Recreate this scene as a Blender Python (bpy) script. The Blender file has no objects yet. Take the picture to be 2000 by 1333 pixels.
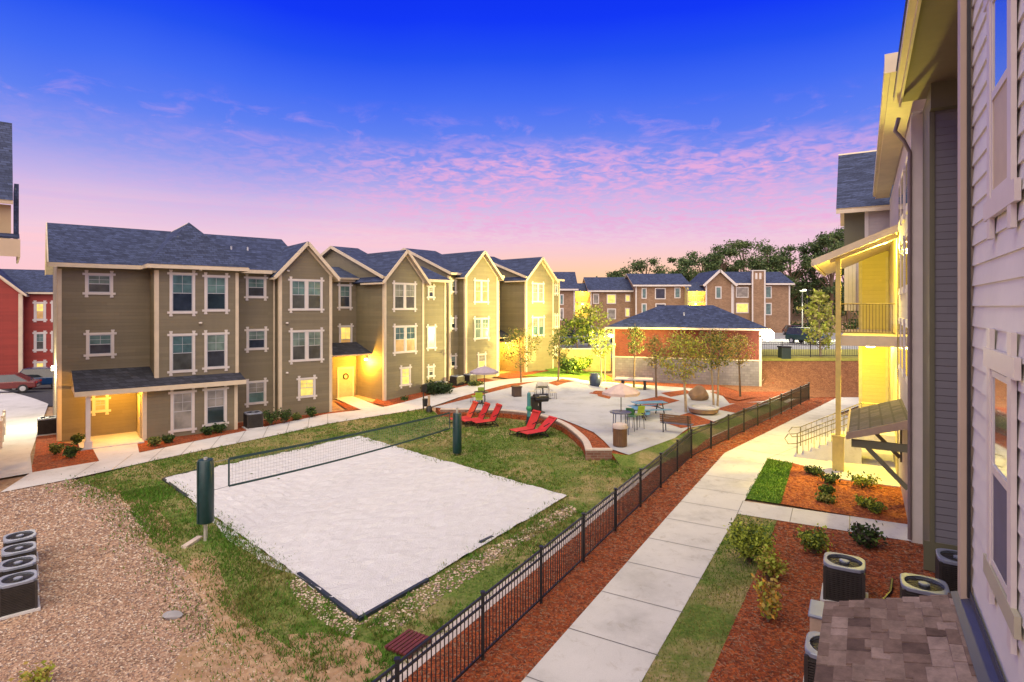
import bpy, bmesh, math, random
import numpy as np
from mathutils import Vector, Matrix
random.seed(7); np.random.seed(7)
S = bpy.context.scene
COL = S.collection
PI = math.pi
R = math.radians

# ------------------------------------------------------------------ camera
EYE = 6.4; F = 1140.0; CX = 1000.0; HZ = 600.0      # eye height, focal in photo pixels, principal column, horizon row
cam = bpy.data.cameras.new('camera'); camo = bpy.data.objects.new('camera', cam); COL.objects.link(camo)
camo.location = (0, 0, EYE); camo.rotation_euler = (R(90), 0, 0)
cam.sensor_width = 36; cam.lens = F / 2000 * 36
cam.shift_y = -(666.5 - HZ) / 2000; cam.clip_start = .05; cam.clip_end = 2000
S.camera = camo
S.view_settings.view_transform = 'Standard'; S.view_settings.look = 'None'
S.view_settings.exposure = 0.14; S.view_settings.gamma = 1
S.cycles.use_denoising = True
S.cycles.max_bounces = 6; S.cycles.diffuse_bounces = 3; S.cycles.glossy_bounces = 3
S.cycles.sample_clamp_indirect = 6

def lin(c):
    return tuple(((x / 255) / 12.92 if x / 255 <= .04045 else ((x / 255 + .055) / 1.055) ** 2.4) for x in c)

# ------------------------------------------------------------------ sky (dusk: blue above, rose low, thin lit cloud)
W = bpy.data.worlds.new('World'); S.world = W; W.use_nodes = True
nt = W.node_tree; N = nt.nodes; L = nt.links; N.clear()
def wn(t, **k):
    n = N.new(t)
    for a, b in k.items(): setattr(n, a, b)
    return n
def mth(op, a, b=None, clamp=False):
    n = wn('ShaderNodeMath', operation=op, use_clamp=clamp)
    for i, x in enumerate((a, b)):
        if x is None: continue
        if isinstance(x, (int, float)): n.inputs[i].default_value = x
        else: L.new(x, n.inputs[i])
    return n.outputs[0]
tc = wn('ShaderNodeTexCoord'); sep = wn('ShaderNodeSeparateXYZ'); L.new(tc.outputs['Generated'], sep.inputs[0])
X_, Y_, Z_ = sep.outputs
warp = wn('ShaderNodeTexNoise'); warp.inputs['Scale'].default_value = 2.2; warp.inputs['Detail'].default_value = 3
L.new(tc.outputs['Generated'], warp.inputs['Vector'])
zz = mth('ADD', Z_, mth('MULTIPLY', mth('SUBTRACT', warp.outputs['Fac'], .5), .055))
ramp = wn('ShaderNodeValToRGB'); L.new(zz, ramp.inputs['Fac'])
stops = [(0.0, (236, 180, 190)), (.05, (243, 194, 200)), (.11, (232, 196, 214)), (.165, (198, 178, 222)), (.22, (140, 150, 228)),
         (.28, (92, 124, 232)), (.335, (64, 104, 234)), (.39, (34, 78, 232)), (.44, (18, 54, 236)), (.50, (12, 44, 226)), (.62, (8, 40, 170)), (1.0, (10, 26, 90))]
e = ramp.color_ramp.elements
while len(e) < len(stops): e.new(.5)
for el, (p, c) in zip(e, stops): el.position = p; el.color = lin(c) + (1,)
# thin cloud on a plane overhead (projected by direction)
den = mth('ADD', mth('MAXIMUM', Z_, 0), .10)
comb = wn('ShaderNodeCombineXYZ'); L.new(mth('DIVIDE', X_, den), comb.inputs[0]); L.new(mth('DIVIDE', Y_, den), comb.inputs[1])
cn = wn('ShaderNodeTexNoise'); cn.inputs['Scale'].default_value = 5.2; cn.inputs['Detail'].default_value = 8; cn.inputs['Roughness'].default_value = .62; cn.inputs['Distortion'].default_value = .5
L.new(comb.outputs[0], cn.inputs['Vector'])
cn2 = wn('ShaderNodeTexNoise'); cn2.inputs['Scale'].default_value = .55; cn2.inputs['Detail'].default_value = 2
L.new(comb.outputs[0], cn2.inputs['Vector'])
def ss(v, a, b):
    n = wn('ShaderNodeMapRange', interpolation_type='SMOOTHSTEP'); L.new(v, n.inputs['Value'])
    n.inputs['From Min'].default_value = a; n.inputs['From Max'].default_value = b; return n.outputs[0]
cf = wn('ShaderNodeTexNoise'); cf.inputs['Scale'].default_value = 15; cf.inputs['Detail'].default_value = 5; cf.inputs['Distortion'].default_value = .8; L.new(comb.outputs[0], cf.inputs['Vector'])
cl = ss(mth('ADD', mth('MULTIPLY', cn.outputs['Fac'], .5), mth('MULTIPLY', cf.outputs['Fac'], .5)), .39, .63)
band = mth('MULTIPLY', ss(Z_, .08, .15), ss(zz, .285, .225))
side = ss(X_, -.5, .0)
cm = mth('MULTIPLY', mth('MULTIPLY', cl, band), mth('MULTIPLY', mth('ADD', mth('MULTIPLY', side, .72), .16), ss(cn2.outputs['Fac'], .22, .48)))
wisps = mth('MULTIPLY', mth('MULTIPLY', ss(cn.outputs['Fac'], .5, .72), mth('MULTIPLY', ss(Z_, .22, .27), ss(Z_, .33, .28))), .28)
cm = mth('MAXIMUM', cm, wisps)
mix = wn('ShaderNodeMixRGB'); L.new(cm, mix.inputs[0]); L.new(ramp.outputs[0], mix.inputs[1]); mix.inputs[2].default_value = lin((230, 168, 212)) + (1,)
# low streaks
st = wn('ShaderNodeTexNoise'); st.inputs['Scale'].default_value = 1.0; st.inputs['Detail'].default_value = 4
cs = wn('ShaderNodeCombineXYZ'); L.new(mth('MULTIPLY', X_, 2.0), cs.inputs[0]); L.new(mth('MULTIPLY', Z_, 46), cs.inputs[2]); L.new(cs.outputs[0], st.inputs['Vector'])
sm_ = mth('MULTIPLY', mth('MULTIPLY', ss(st.outputs['Fac'], .45, .7), ss(Z_, .20, .08)), .55)
mix2 = wn('ShaderNodeMixRGB'); L.new(sm_, mix2.inputs[0]); L.new(mix.outputs[0], mix2.inputs[1]); mix2.inputs[2].default_value = lin((250, 196, 200)) + (1,)
# afterglow where the sun went down
gd = Vector((.135, 1, .028)).normalized()
dot = wn('ShaderNodeVectorMath', operation='DOT_PRODUCT'); L.new(tc.outputs['Generated'], dot.inputs[0]); dot.inputs[1].default_value = gd
gl = mth('MULTIPLY', ss(dot.outputs['Value'], .945, .997), ss(Z_, .12, .02))
mix3 = wn('ShaderNodeMixRGB'); L.new(mth('MULTIPLY', gl, .9), mix3.inputs[0]); L.new(mix2.outputs[0], mix3.inputs[1]); mix3.inputs[2].default_value = lin((255, 205, 140)) + (1,)
bg = wn('ShaderNodeBackground'); L.new(mix3.outputs[0], bg.inputs['Color']); bg.inputs['Strength'].default_value = 1.0
wo = wn('ShaderNodeOutputWorld'); L.new(bg.outputs[0], wo.inputs[0])

# ------------------------------------------------------------------ soft twilight key (broad, warm)
sun = bpy.data.lights.new('sun', 'SUN'); sun.energy = 4.8; sun.angle = R(95); sun.color = (1, .85, .60)
suno = bpy.data.objects.new('sun', sun); COL.objects.link(suno)
suno.rotation_euler = Vector((.10, .60, -.85)).to_track_quat('-Z', 'Y').to_euler()

# ------------------------------------------------------------------ helpers
def P(px, py, z=0.0):
    D = (EYE - z) * F / (py - HZ); return ((px - CX) / F * D, D, z)
def P2(px, py, z=0.0): return P(px, py, z)[:2]
def at(px, py, D): return ((px - CX) / F * D, D, EYE - (py - HZ) / F * D)
def sm(a, b, t):
    x = min(1, max(0, (t - a) / (b - a))); return x * x * (3 - 2 * x)
def h(x, y):
    left = .62 * sm(36, 45, y) * (1 - sm(4, 9, x)) * sm(-15, -9, x)
    foot = 55 - 12.0 * sm(16.5, 20, x)
    p = 2.2 * sm(foot, foot + 5.5, y)
    hill = 7 * sm(112, 170, y)
    low = -.8 * sm(38, 55, y) * (1 - sm(-28, -20, x)) * (1 - sm(60, 90, y))
    return max(left, p) + hill + low + (0 if x > -28 else -p * (1 - sm(60, 90, y)))

class MB:
    def __init__(s): s.v = []; s.f = []; s.m = []
    def add(s, vs, fs, mi=0):
        n = len(s.v); s.v += [tuple(v) for v in vs]
        for f in fs: s.f.append(tuple(i + n for i in f)); s.m.append(mi)
    def box(s, x0, x1, y0, y1, z0, z1, mi=0):
        x0, x1 = min(x0, x1), max(x0, x1); y0, y1 = min(y0, y1), max(y0, y1); z0, z1 = min(z0, z1), max(z0, z1)
        s.add([(x0,y0,z0),(x1,y0,z0),(x1,y1,z0),(x0,y1,z0),(x0,y0,z1),(x1,y0,z1),(x1,y1,z1),(x0,y1,z1)],
              [(0,3,2,1),(4,5,6,7),(0,1,5,4),(1,2,6,5),(2,3,7,6),(3,0,4,7)], mi)
    def mbox(s, M, sx, sy, sz, mi=0):
        vs = [M @ Vector((x*sx/2, y*sy/2, z*sz/2)) for z in (-1,1) for x,y in ((-1,-1),(1,-1),(1,1),(-1,1))]
        s.add(vs, [(0,3,2,1),(4,5,6,7),(0,1,5,4),(1,2,6,5),(2,3,7,6),(3,0,4,7)], mi)
    def bar(s, a, b, w, t, mi=0, up=(0,0,1)):
        a = Vector(a); b = Vector(b); d = (b-a); l = d.length; d.normalize()
        u = Vector(up); 
        if abs(d.dot(u)) > .99: u = Vector((1,0,0))
        x = d.cross(u).normalized(); y = x.cross(d)
        M = Matrix((( x.x, d.x, y.x, 0),(x.y, d.y, y.y, 0),(x.z, d.z, y.z, 0),(0,0,0,1))); M.translation = (a+b)/2
        s.mbox(M, w, l, t, mi)
    def prism(s, poly, z0, z1, mi=0, top=True, bot=True):
        n = len(poly); A = sum(poly[i][0]*poly[(i+1)%n][1]-poly[(i+1)%n][0]*poly[i][1] for i in range(n))
        if A < 0: poly = poly[::-1]
        vs = [(p[0],p[1],z0) for p in poly]+[(p[0],p[1],z1) for p in poly]
        fs = [(i,(i+1)%n,n+(i+1)%n,n+i) for i in range(n)]
        if top: fs.append(tuple(range(n,2*n)))
        if bot: fs.append(tuple(range(n-1,-1,-1)))
        s.add(vs, fs, mi)
    def slab(s, pts, t, mi=0, mside=None, mbot=None):
        pts = [Vector(p) for p in pts]; nr = (pts[1]-pts[0]).cross(pts[2]-pts[0]).normalized()
        if nr.z < 0: pts = pts[::-1]; nr = -nr
        n = len(pts); bt = [p - nr*t for p in pts]; mside = mi if mside is None else mside; mbot = mside if mbot is None else mbot
        o = len(s.v); s.v += [tuple(p) for p in pts+bt]
        s.f.append(tuple(o+i for i in range(n))); s.m.append(mi)
        s.f.append(tuple(o+n+i for i in range(n-1,-1,-1))); s.m.append(mbot)
        for i in range(n): s.f.append((o+i, o+n+i, o+n+(i+1)%n, o+(i+1)%n)); s.m.append(mside)
    def tube(s, pts, r, n=8, mi=0, cap=True):
        pts = [Vector(p) for p in pts]; rs = r if isinstance(r,(list,tuple)) else [r]*len(pts); rings = []
        ref = None
        for i,p in enumerate(pts):
            d = ((pts[i+1] if i+1<len(pts) else p)-(pts[i-1] if i else p)).normalized()
            if ref is None:
                ref = Vector((0,0,1)) if abs(d.z)<.9 else Vector((1,0,0))
            x = d.cross(ref); 
            if x.length<1e-4: x = d.cross(Vector((0,1,0)))
            x.normalize(); y = x.cross(d); ref = -y if False else ref
            rings.append([p + rs[i]*(math.cos(2*PI*k/n)*x+math.sin(2*PI*k/n)*y) for k in range(n)])
        vs = [v for rg in rings for v in rg]; fs = []
        for i in range(len(pts)-1):
            for k in range(n): fs.append((i*n+k, i*n+(k+1)%n, (i+1)*n+(k+1)%n, (i+1)*n+k))
        if cap: fs += [tuple(range(n-1,-1,-1)), tuple((len(pts)-1)*n+k for k in range(n))]
        s.add(vs, fs, mi)
    def lathe(s, prof, n=20, c=(0,0,0), mi=0):
        vs = [(c[0]+r*math.cos(2*PI*k/n), c[1]+r*math.sin(2*PI*k/n), c[2]+z) for r,z in prof for k in range(n)]
        fs = [(i*n+k, i*n+(k+1)%n, (i+1)*n+(k+1)%n, (i+1)*n+k) for i in range(len(prof)-1) for k in range(n)]
        fs += [tuple(range(n-1,-1,-1)), tuple((len(prof)-1)*n+k for k in range(n))]
        s.add(vs, fs, mi)
    def build(s, name, mats, parent=None, smooth=False, bevel=0, loc=None, fix=True):
        me = bpy.data.meshes.new(name); me.from_pydata(s.v, [], s.f)
        mats = mats if isinstance(mats,(list,tuple)) else [mats]
        for m in mats: me.materials.append(m)
        me.polygons.foreach_set('material_index', s.m)
        if fix:
            bm = bmesh.new(); bm.from_mesh(me); bmesh.ops.recalc_face_normals(bm, faces=bm.faces); bm.to_mesh(me); bm.free()
        if smooth:
            me.polygons.foreach_set('use_smooth', [True]*len(me.polygons))
        me.update(); o = bpy.data.objects.new(name, me); COL.objects.link(o)
        if parent: o.parent = parent
        if loc: o.location = loc
        if bevel:
            b = o.modifiers.new('bevel','BEVEL'); b.width = bevel; b.segments = 2; b.limit_method = 'ANGLE'; b.angle_limit = R(40)
        if smooth:
            try: me.set_sharp_from_angle(angle=R(40))
            except Exception: pass
        return o

def tag(o, label=None, cat=None, group=None, kind=None):
    if label: o['label'] = label
    if cat: o['category'] = cat
    if group: o['group'] = group
    if kind: o['kind'] = kind
    return o
def empty(name, loc=(0,0,0), rz=0.0, label=None, cat=None, group=None):
    o = bpy.data.objects.new(name, None); COL.objects.link(o); o.location = loc; o.rotation_euler = (0,0,rz); o.empty_display_size = .3
    return tag(o, label, cat, group)
def kids(o): return [c for c in COL.objects if c.parent == o]
def copy_tree(o, parent=None):
    c = o.copy(); COL.objects.link(c)
    if parent: c.parent = parent
    for ch in kids(o): copy_tree(ch, c)
    return c
def lamp(name, loc, energy, col, parent=None, rad=.08, kind='POINT', aim=None, size=60, blend=.5):
    l = bpy.data.lights.new(name, kind); l.energy = energy; l.color = col; l.shadow_soft_size = rad
    o = bpy.data.objects.new(name, l); COL.objects.link(o); o.location = loc
    if parent: o.parent = parent
    if kind == 'SPOT':
        l.spot_size = R(size); l.spot_blend = blend
        o.rotation_euler = (Vector(aim)-Vector(loc)).to_track_quat('-Z','Y').to_euler()
    return o

# ------------------------------------------------------------------ materials
def newmat(name):
    m = bpy.data.materials.new(name); m.use_nodes = True; t = m.node_tree; b = t.nodes['Principled BSDF']; return m, t, b
def tex(t, kind, scale=5, src='Object', vec=None, **k):
    n = t.nodes.new(kind)
    if 'Scale' in n.inputs: n.inputs['Scale'].default_value = scale
    for a, v in k.items():
        if a in n.inputs: n.inputs[a].default_value = v
        else: setattr(n, a, v)
    if vec is None:
        c = t.nodes.get('TC') or t.nodes.new('ShaderNodeTexCoord'); c.name = 'TC'; vec = c.outputs[src]
    t.links.new(vec, n.inputs['Vector']); return n
def rampn(t, fac, stops, interp='LINEAR'):
    n = t.nodes.new('ShaderNodeValToRGB'); e = n.color_ramp.elements; n.color_ramp.interpolation = interp
    while len(e) < len(stops): e.new(.5)
    for el, (p, c) in zip(e, stops): el.position = p; el.color = tuple(c)+(1,) if len(c)==3 else c
    t.links.new(fac, n.inputs[0]); return n
def bumpn(t, b, hgt, strength=.4, dist=.02):
    n = t.nodes.new('ShaderNodeBump'); n.inputs['Strength'].default_value = strength; n.inputs['Distance'].default_value = dist
    t.links.new(hgt, n.inputs['Height']); t.links.new(n.outputs[0], b.inputs['Normal']); return n
def mul(c, k): return tuple(min(1, x*k) for x in c)
def M(name, col, rough=.7, var=.12, scale=4, bump=0, bscale=40, metal=0, emit=None, es=1, spec=.5, detail=4):
    m, t, b = newmat(name)
    b.inputs['Roughness'].default_value = rough; b.inputs['Metallic'].default_value = metal; b.inputs['Specular IOR Level'].default_value = spec
    if var:
        n = tex(t, 'ShaderNodeTexNoise', scale, Detail=detail, Roughness=.6)
        r = rampn(t, n.outputs['Fac'], [(.3, mul(col, 1-var)), (.7, mul(col, 1+var))]); t.links.new(r.outputs[0], b.inputs['Base Color'])
    else: b.inputs['Base Color'].default_value = tuple(col)+(1,)
    if bump:
        n = tex(t, 'ShaderNodeTexNoise', bscale, Detail=5); bumpn(t, b, n.outputs['Fac'], bump, .02)
    if emit:
        b.inputs['Emission Color'].default_value = tuple(emit)+(1,); b.inputs['Emission Strength'].default_value = es
    return m
def math_(t, op, a, b_=None):
    n = t.nodes.new('ShaderNodeMath'); n.operation = op
    for i, x in enumerate((a, b_)):
        if x is None: continue
        if isinstance(x,(int,float)): n.inputs[i].default_value = x
        else: t.links.new(x, n.inputs[i])
    return n.outputs[0]
def sepxyz(t, src='Object'):
    c = t.nodes.get('TC') or t.nodes.new('ShaderNodeTexCoord'); c.name = 'TC'
    s = t.nodes.new('ShaderNodeSeparateXYZ'); t.links.new(c.outputs[src], s.inputs[0]); return s.outputs
def siding(name, col, pitch=.17, var=.13, strength=.22):
    """horizontal lap boards: the board edges are a bump, the colour is board to board wear"""
    m, t, b = newmat(name); b.inputs['Roughness'].default_value = .62
    x, y, z = sepxyz(t); q = math_(t, 'DIVIDE', z, pitch); fr = math_(t, 'FRACT', q); fl = math_(t, 'FLOOR', q)
    wn_ = t.nodes.new('ShaderNodeTexWhiteNoise'); wn_.noise_dimensions = '2D'
    cv = t.nodes.new('ShaderNodeCombineXYZ'); t.links.new(fl, cv.inputs[0])
    t.links.new(math_(t,'FLOOR', math_(t,'DIVIDE', math_(t,'ADD', math_(t,'ADD', x, y), math_(t,'MULTIPLY', fl, 1.37)), 3.6)), cv.inputs[1]); t.links.new(cv.outputs[0], wn_.inputs['Vector'])
    mp_ = t.nodes.new('ShaderNodeMapping'); mp_.inputs['Scale'].default_value = (1.6,1.6,.28); t.links.new(t.nodes['TC'].outputs['Object'], mp_.inputs[0])
    n = tex(t, 'ShaderNodeTexNoise', 1.0, vec=mp_.outputs[0], Detail=7, Roughness=.68)
    f = math_(t, 'ADD', math_(t, 'MULTIPLY', wn_.outputs[0], .35), math_(t, 'MULTIPLY', n.outputs['Fac'], .65))
    r = rampn(t, f, [(.25, mul(col, 1-var)), (.75, mul(col, 1+var))]); t.links.new(r.outputs[0], b.inputs['Base Color'])
    hg = math_(t, 'MINIMUM', math_(t, 'MULTIPLY', math_(t,'SUBTRACT', 1, fr), 1.0), math_(t,'MULTIPLY', fr, 12))
    bumpn(t, b, hg, strength, .03); return m
def shingle(name, col, var=.35, sx=.30, sz=.13, rough=.85):
    m, t, b = newmat(name); b.inputs['Roughness'].default_value = rough; b.inputs['Specular IOR Level'].default_value = .25
    x, y, z = sepxyz(t); c = t.nodes.new('ShaderNodeCombineXYZ')
    t.links.new(math_(t,'ADD', x, math_(t,'MULTIPLY', y, .37)), c.inputs[0]); t.links.new(math_(t,'MULTIPLY', z, 1.25), c.inputs[1])
    br = tex(t, 'ShaderNodeTexBrick', 1.0, vec=c.outputs[0]); br.inputs['Brick Width'].default_value = sx; br.inputs['Row Height'].default_value = sz
    br.inputs['Mortar Size'].default_value = .012; br.inputs['Color1'].default_value = mul(col,1-var)+(1,); br.inputs['Color2'].default_value = mul(col,1+var)+(1,); br.inputs['Mortar'].default_value = mul(col,.55)+(1,)
    n = tex(t, 'ShaderNodeTexNoise', 7, Detail=6, Roughness=.75)
    mx = t.nodes.new('ShaderNodeMixRGB'); mx.blend_type = 'MULTIPLY'; mx.inputs[0].default_value = 1
    r = rampn(t, n.outputs['Fac'], [(.3,(.62,)*3),(.7,(1.3,)*3)]); t.links.new(br.outputs['Color'], mx.inputs[1]); t.links.new(r.outputs[0], mx.inputs[2]); t.links.new(mx.outputs[0], b.inputs['Base Color'])
    bumpn(t, b, br.outputs['Fac'], -.4, .012); return m
def brick(name, c1, c2, mort, bw=.22, bh=.075, ms=.010, rough=.85):
    m, t, b = newmat(name); b.inputs['Roughness'].default_value = rough; b.inputs['Specular IOR Level'].default_value = .3
    x, y, z = sepxyz(t); c = t.nodes.new('ShaderNodeCombineXYZ')
    t.links.new(math_(t,'ADD', x, y), c.inputs[0]); t.links.new(z, c.inputs[1])
    br = tex(t, 'ShaderNodeTexBrick', 1.0, vec=c.outputs[0]); br.inputs['Brick Width'].default_value = bw; br.inputs['Row Height'].default_value = bh
    br.inputs['Mortar Size'].default_value = ms; br.inputs['Color1'].default_value = tuple(c1)+(1,); br.inputs['Color2'].default_value = tuple(c2)+(1,); br.inputs['Mortar'].default_value = tuple(mort)+(1,)
    n = tex(t, 'ShaderNodeTexNoise', .9, Detail=6, Roughness=.7)
    mx = t.nodes.new('ShaderNodeMixRGB'); mx.blend_type = 'MULTIPLY'; mx.inputs[0].default_value = 1
    r = rampn(t, n.outputs['Fac'], [(.3,(.75,)*3),(.7,(1.15,)*3)]); t.links.new(br.outputs['Color'], mx.inputs[1]); t.links.new(r.outputs[0], mx.inputs[2]); t.links.new(mx.outputs[0], b.inputs['Base Color'])
    bumpn(t, b, br.outputs['Fac'], -.4, .01); return m
def speckle(name, cols, scale=14, rough=.95, bump=.5, patch=None, pscale=.35, dist=.02, pr=(.42,.6), mulr=(.72,1.25)):
    """ground of many small bits: voronoi cells in several tones; patch = second tone set over large areas"""
    m, t, b = newmat(name); b.inputs['Roughness'].default_value = rough; b.inputs['Specular IOR Level'].default_value = .2
    v = tex(t, 'ShaderNodeTexVoronoi', scale, Randomness=1.0)
    s = t.nodes.new('ShaderNodeSeparateColor'); t.links.new(v.outputs['Color'], s.inputs[0])
    k = len(cols); r = rampn(t, s.outputs[0], [(i/max(1,k-1), c) for i, c in enumerate(cols)])
    out = r.outputs[0]
    n2 = tex(t, 'ShaderNodeTexNoise', pscale*6, Detail=6, Roughness=.7)
    mm = t.nodes.new('ShaderNodeMixRGB'); mm.blend_type = 'MULTIPLY'; mm.inputs[0].default_value = 1
    rr = rampn(t, n2.outputs['Fac'], [(.25,(mulr[0],)*3),(.75,(mulr[1],)*3)]); t.links.new(out, mm.inputs[1]); t.links.new(rr.outputs[0], mm.inputs[2]); out = mm.outputs[0]
    if patch:
        n = tex(t, 'ShaderNodeTexNoise', pscale, Detail=7, Roughness=.62); f = rampn(t, n.outputs['Fac'], [(pr[0],(0,0,0)),(pr[1],(1,1,1))])
        r2 = rampn(t, s.outputs[1], [(i/max(1,len(patch)-1), c) for i, c in enumerate(patch)])
        mx = t.nodes.new('ShaderNodeMixRGB'); t.links.new(f.outputs[0], mx.inputs[0]); t.links.new(out, mx.inputs[1]); t.links.new(r2.outputs[0], mx.inputs[2]); out = mx.outputs[0]
    t.links.new(out, b.inputs['Base Color'])
    n3 = tex(t, 'ShaderNodeTexNoise', scale*1.3, Detail=4)
    bumpn(t, b, math_(t,'ADD', v.outputs['Distance'], n3.outputs['Fac']), bump, dist); return m
def leafmat(name, col, var=.4, trans=.25):
    m, t, b = newmat(name); b.inputs['Roughness'].default_value = .6; b.inputs['Specular IOR Level'].default_value = .25
    g = t.nodes.new('ShaderNodeNewGeometry')
    r = rampn(t, g.outputs['Random Per Island'], [(0, mul(col,1-var)), (1, mul(col,1+var))]); t.links.new(r.outputs[0], b.inputs['Base Color'])
    if trans:
        tr = t.nodes.new('ShaderNodeBsdfTranslucent'); t.links.new(r.outputs[0], tr.inputs[0]); ms = t.nodes.new('ShaderNodeMixShader'); ms.inputs[0].default_value = trans
        o = t.nodes['Material Output']; t.links.new(b.outputs[0], ms.inputs[1]); t.links.new(tr.outputs[0], ms.inputs[2]); t.links.new(ms.outputs[0], o.inputs[0])
    return m
def glass(name, col, rough=.06, emit=None, es=1.0, var=.3):
    m, t, b = newmat(name); b.inputs['Roughness'].default_value = rough; b.inputs['Specular IOR Level'].default_value = .6; b.inputs['Coat Weight'].default_value = .3
    n = tex(t, 'ShaderNodeTexNoise', 1.7, Detail=3); r = rampn(t, n.outputs['Fac'], [(.35, mul(col,1-var)), (.65, mul(col,1+var))]); t.links.new(r.outputs[0], b.inputs['Base Color'])
    if emit:
        n = tex(t, 'ShaderNodeTexNoise', 2.3, Detail=4); r = rampn(t, n.outputs['Fac'], [(.3, mul(emit,.55)), (.7, emit)]); t.links.new(r.outputs[0], b.inputs['Emission Color']); b.inputs['Emission Strength'].default_value = es
    return m

m_trim = M('cream_trim', (.66,.55,.39), .55, .08, 2)
m_trimw = M('white_trim', (.66,.60,.55), .5, .06, 2)
m_siding = siding('taupe_siding', (.190,.158,.098))
m_siding2 = siding('olive_siding', (.21,.18,.105))
m_red = siding('red_siding', (.30,.035,.022))
m_roof = shingle('slate_shingle', (.050,.066,.128))
m_roofp = shingle('porch_shingle', (.045,.048,.066))
m_soff = M('soffit', (.42,.36,.28), .7)
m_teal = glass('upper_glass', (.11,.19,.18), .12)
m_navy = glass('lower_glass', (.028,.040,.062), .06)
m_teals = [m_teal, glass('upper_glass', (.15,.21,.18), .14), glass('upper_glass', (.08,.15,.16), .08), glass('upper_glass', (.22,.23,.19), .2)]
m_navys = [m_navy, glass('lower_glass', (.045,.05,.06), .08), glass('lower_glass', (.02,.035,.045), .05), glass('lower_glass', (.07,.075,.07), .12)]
m_blind = glass('blind_glass', (.26,.24,.21), .2)
m_lit = glass('lit_glass', (.4,.3,.1), .2, emit=lin((255,220,110)), es=1.1)
m_litdim = glass('dim_lit_glass', (.3,.22,.12), .2, emit=lin((225,160,80)), es=.6)
m_door = M('door_paint', (.45,.38,.25), .5)
m_bulb = M('lamp_glow', (1,.9,.7), .5, 0, emit=(1,.85,.5), es=14)
m_dark = M('dark_metal', (.018,.019,.022), .45, .2)
m_pmetal = M('pale_metal', (.50,.50,.52), .4, .1, metal=.3)
def concrete(name, col):
    m, t, b = newmat(name); b.inputs['Roughness'].default_value = .9; b.inputs['Specular IOR Level'].default_value = .25
    n = tex(t, 'ShaderNodeTexNoise', .55, Detail=8, Roughness=.62); r = rampn(t, n.outputs['Fac'], [(.28, mul(col,.76)),(.48, col),(.72, mul(col,1.10))])
    n2 = tex(t, 'ShaderNodeTexNoise', 2.6, Detail=6, Roughness=.75, Distortion=.6); r2 = rampn(t, n2.outputs['Fac'], [(.30,(.80,.77,.73)),(.44,(1,1,1)),(.8,(1.04,)*3)])
    n3 = tex(t, 'ShaderNodeTexNoise', 55, Detail=3); r3 = rampn(t, n3.outputs['Fac'], [(.3,(.93,)*3),(.7,(1.06,)*3)])
    m1 = t.nodes.new('ShaderNodeMixRGB'); m1.blend_type = 'MULTIPLY'; m1.inputs[0].default_value = 1; t.links.new(r.outputs[0], m1.inputs[1]); t.links.new(r2.outputs[0], m1.inputs[2])
    m2 = t.nodes.new('ShaderNodeMixRGB'); m2.blend_type = 'MULTIPLY'; m2.inputs[0].default_value = 1; t.links.new(m1.outputs[0], m2.inputs[1]); t.links.new(r3.outputs[0], m2.inputs[2]); t.links.new(m2.outputs[0], b.inputs['Base Color'])
    bumpn(t, b, n3.outputs['Fac'], .15, .01); return m
m_conc = concrete('concrete', (.58,.565,.565))
m_conc2 = concrete('patio_concrete', (.42,.425,.46))
m_sand = speckle('sand', [(.60,.595,.63),(.63,.625,.66),(.655,.65,.68)], 30, .95, .6, pscale=.6, dist=.03, mulr=(.92,1.06))
m_mulch = speckle('mulch', [(.15,.034,.015),(.31,.066,.022),(.42,.11,.038),(.22,.046,.018),(.28,.12,.065)], 16, .95, .9, dist=.04)
m_mulch2 = speckle('lamplit_mulch', [(.24,.058,.018),(.40,.115,.035),(.48,.16,.055),(.30,.075,.025)], 16, .95, .9, dist=.04)  # same mulch with the lamp's orange light put into its colour
m_litgrass = speckle('yellow_lit_grass', [(.30,.29,.05),(.36,.33,.07),(.24,.26,.04)], 16, .95, .5)  # green verge grass with yellow lamp light put into its colour
m_gravel = speckle('gravel', [(.35,.215,.145),(.56,.39,.28),(.16,.10,.076),(.44,.27,.18),(.25,.15,.105)], 23, .9, .8, patch=[(.44,.26,.14),(.50,.31,.18)], pscale=.16, pr=(.55,.75))
m_lawn = speckle('lawn_soil', [(.075,.135,.022),(.12,.175,.036),(.16,.19,.050),(.085,.14,.024)], 18, .95, .6, patch=[(.30,.24,.11),(.23,.21,.075),(.38,.29,.17)], pscale=.42, pr=(.47,.58))
m_grassb = speckle('grass_bright', [(.08,.16,.016),(.11,.22,.024),(.16,.25,.036)], 18, .95, .6)
m_dirt = speckle('dirt', [(.40,.26,.16),(.34,.21,.12),(.46,.32,.21)], 9, .95, .6, pscale=.3)
m_asph = speckle('asphalt', [(.05,.05,.055),(.075,.075,.08)], 30, .9, .3)
m_lot = speckle('worn_paving', [(.26,.26,.26),(.34,.34,.33)], 20, .9, .3)
m_straw = speckle('pine_straw', [(.20,.085,.04),(.30,.135,.06),(.16,.06,.03),(.36,.17,.08)], 15, .95, .8, dist=.04)

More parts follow.
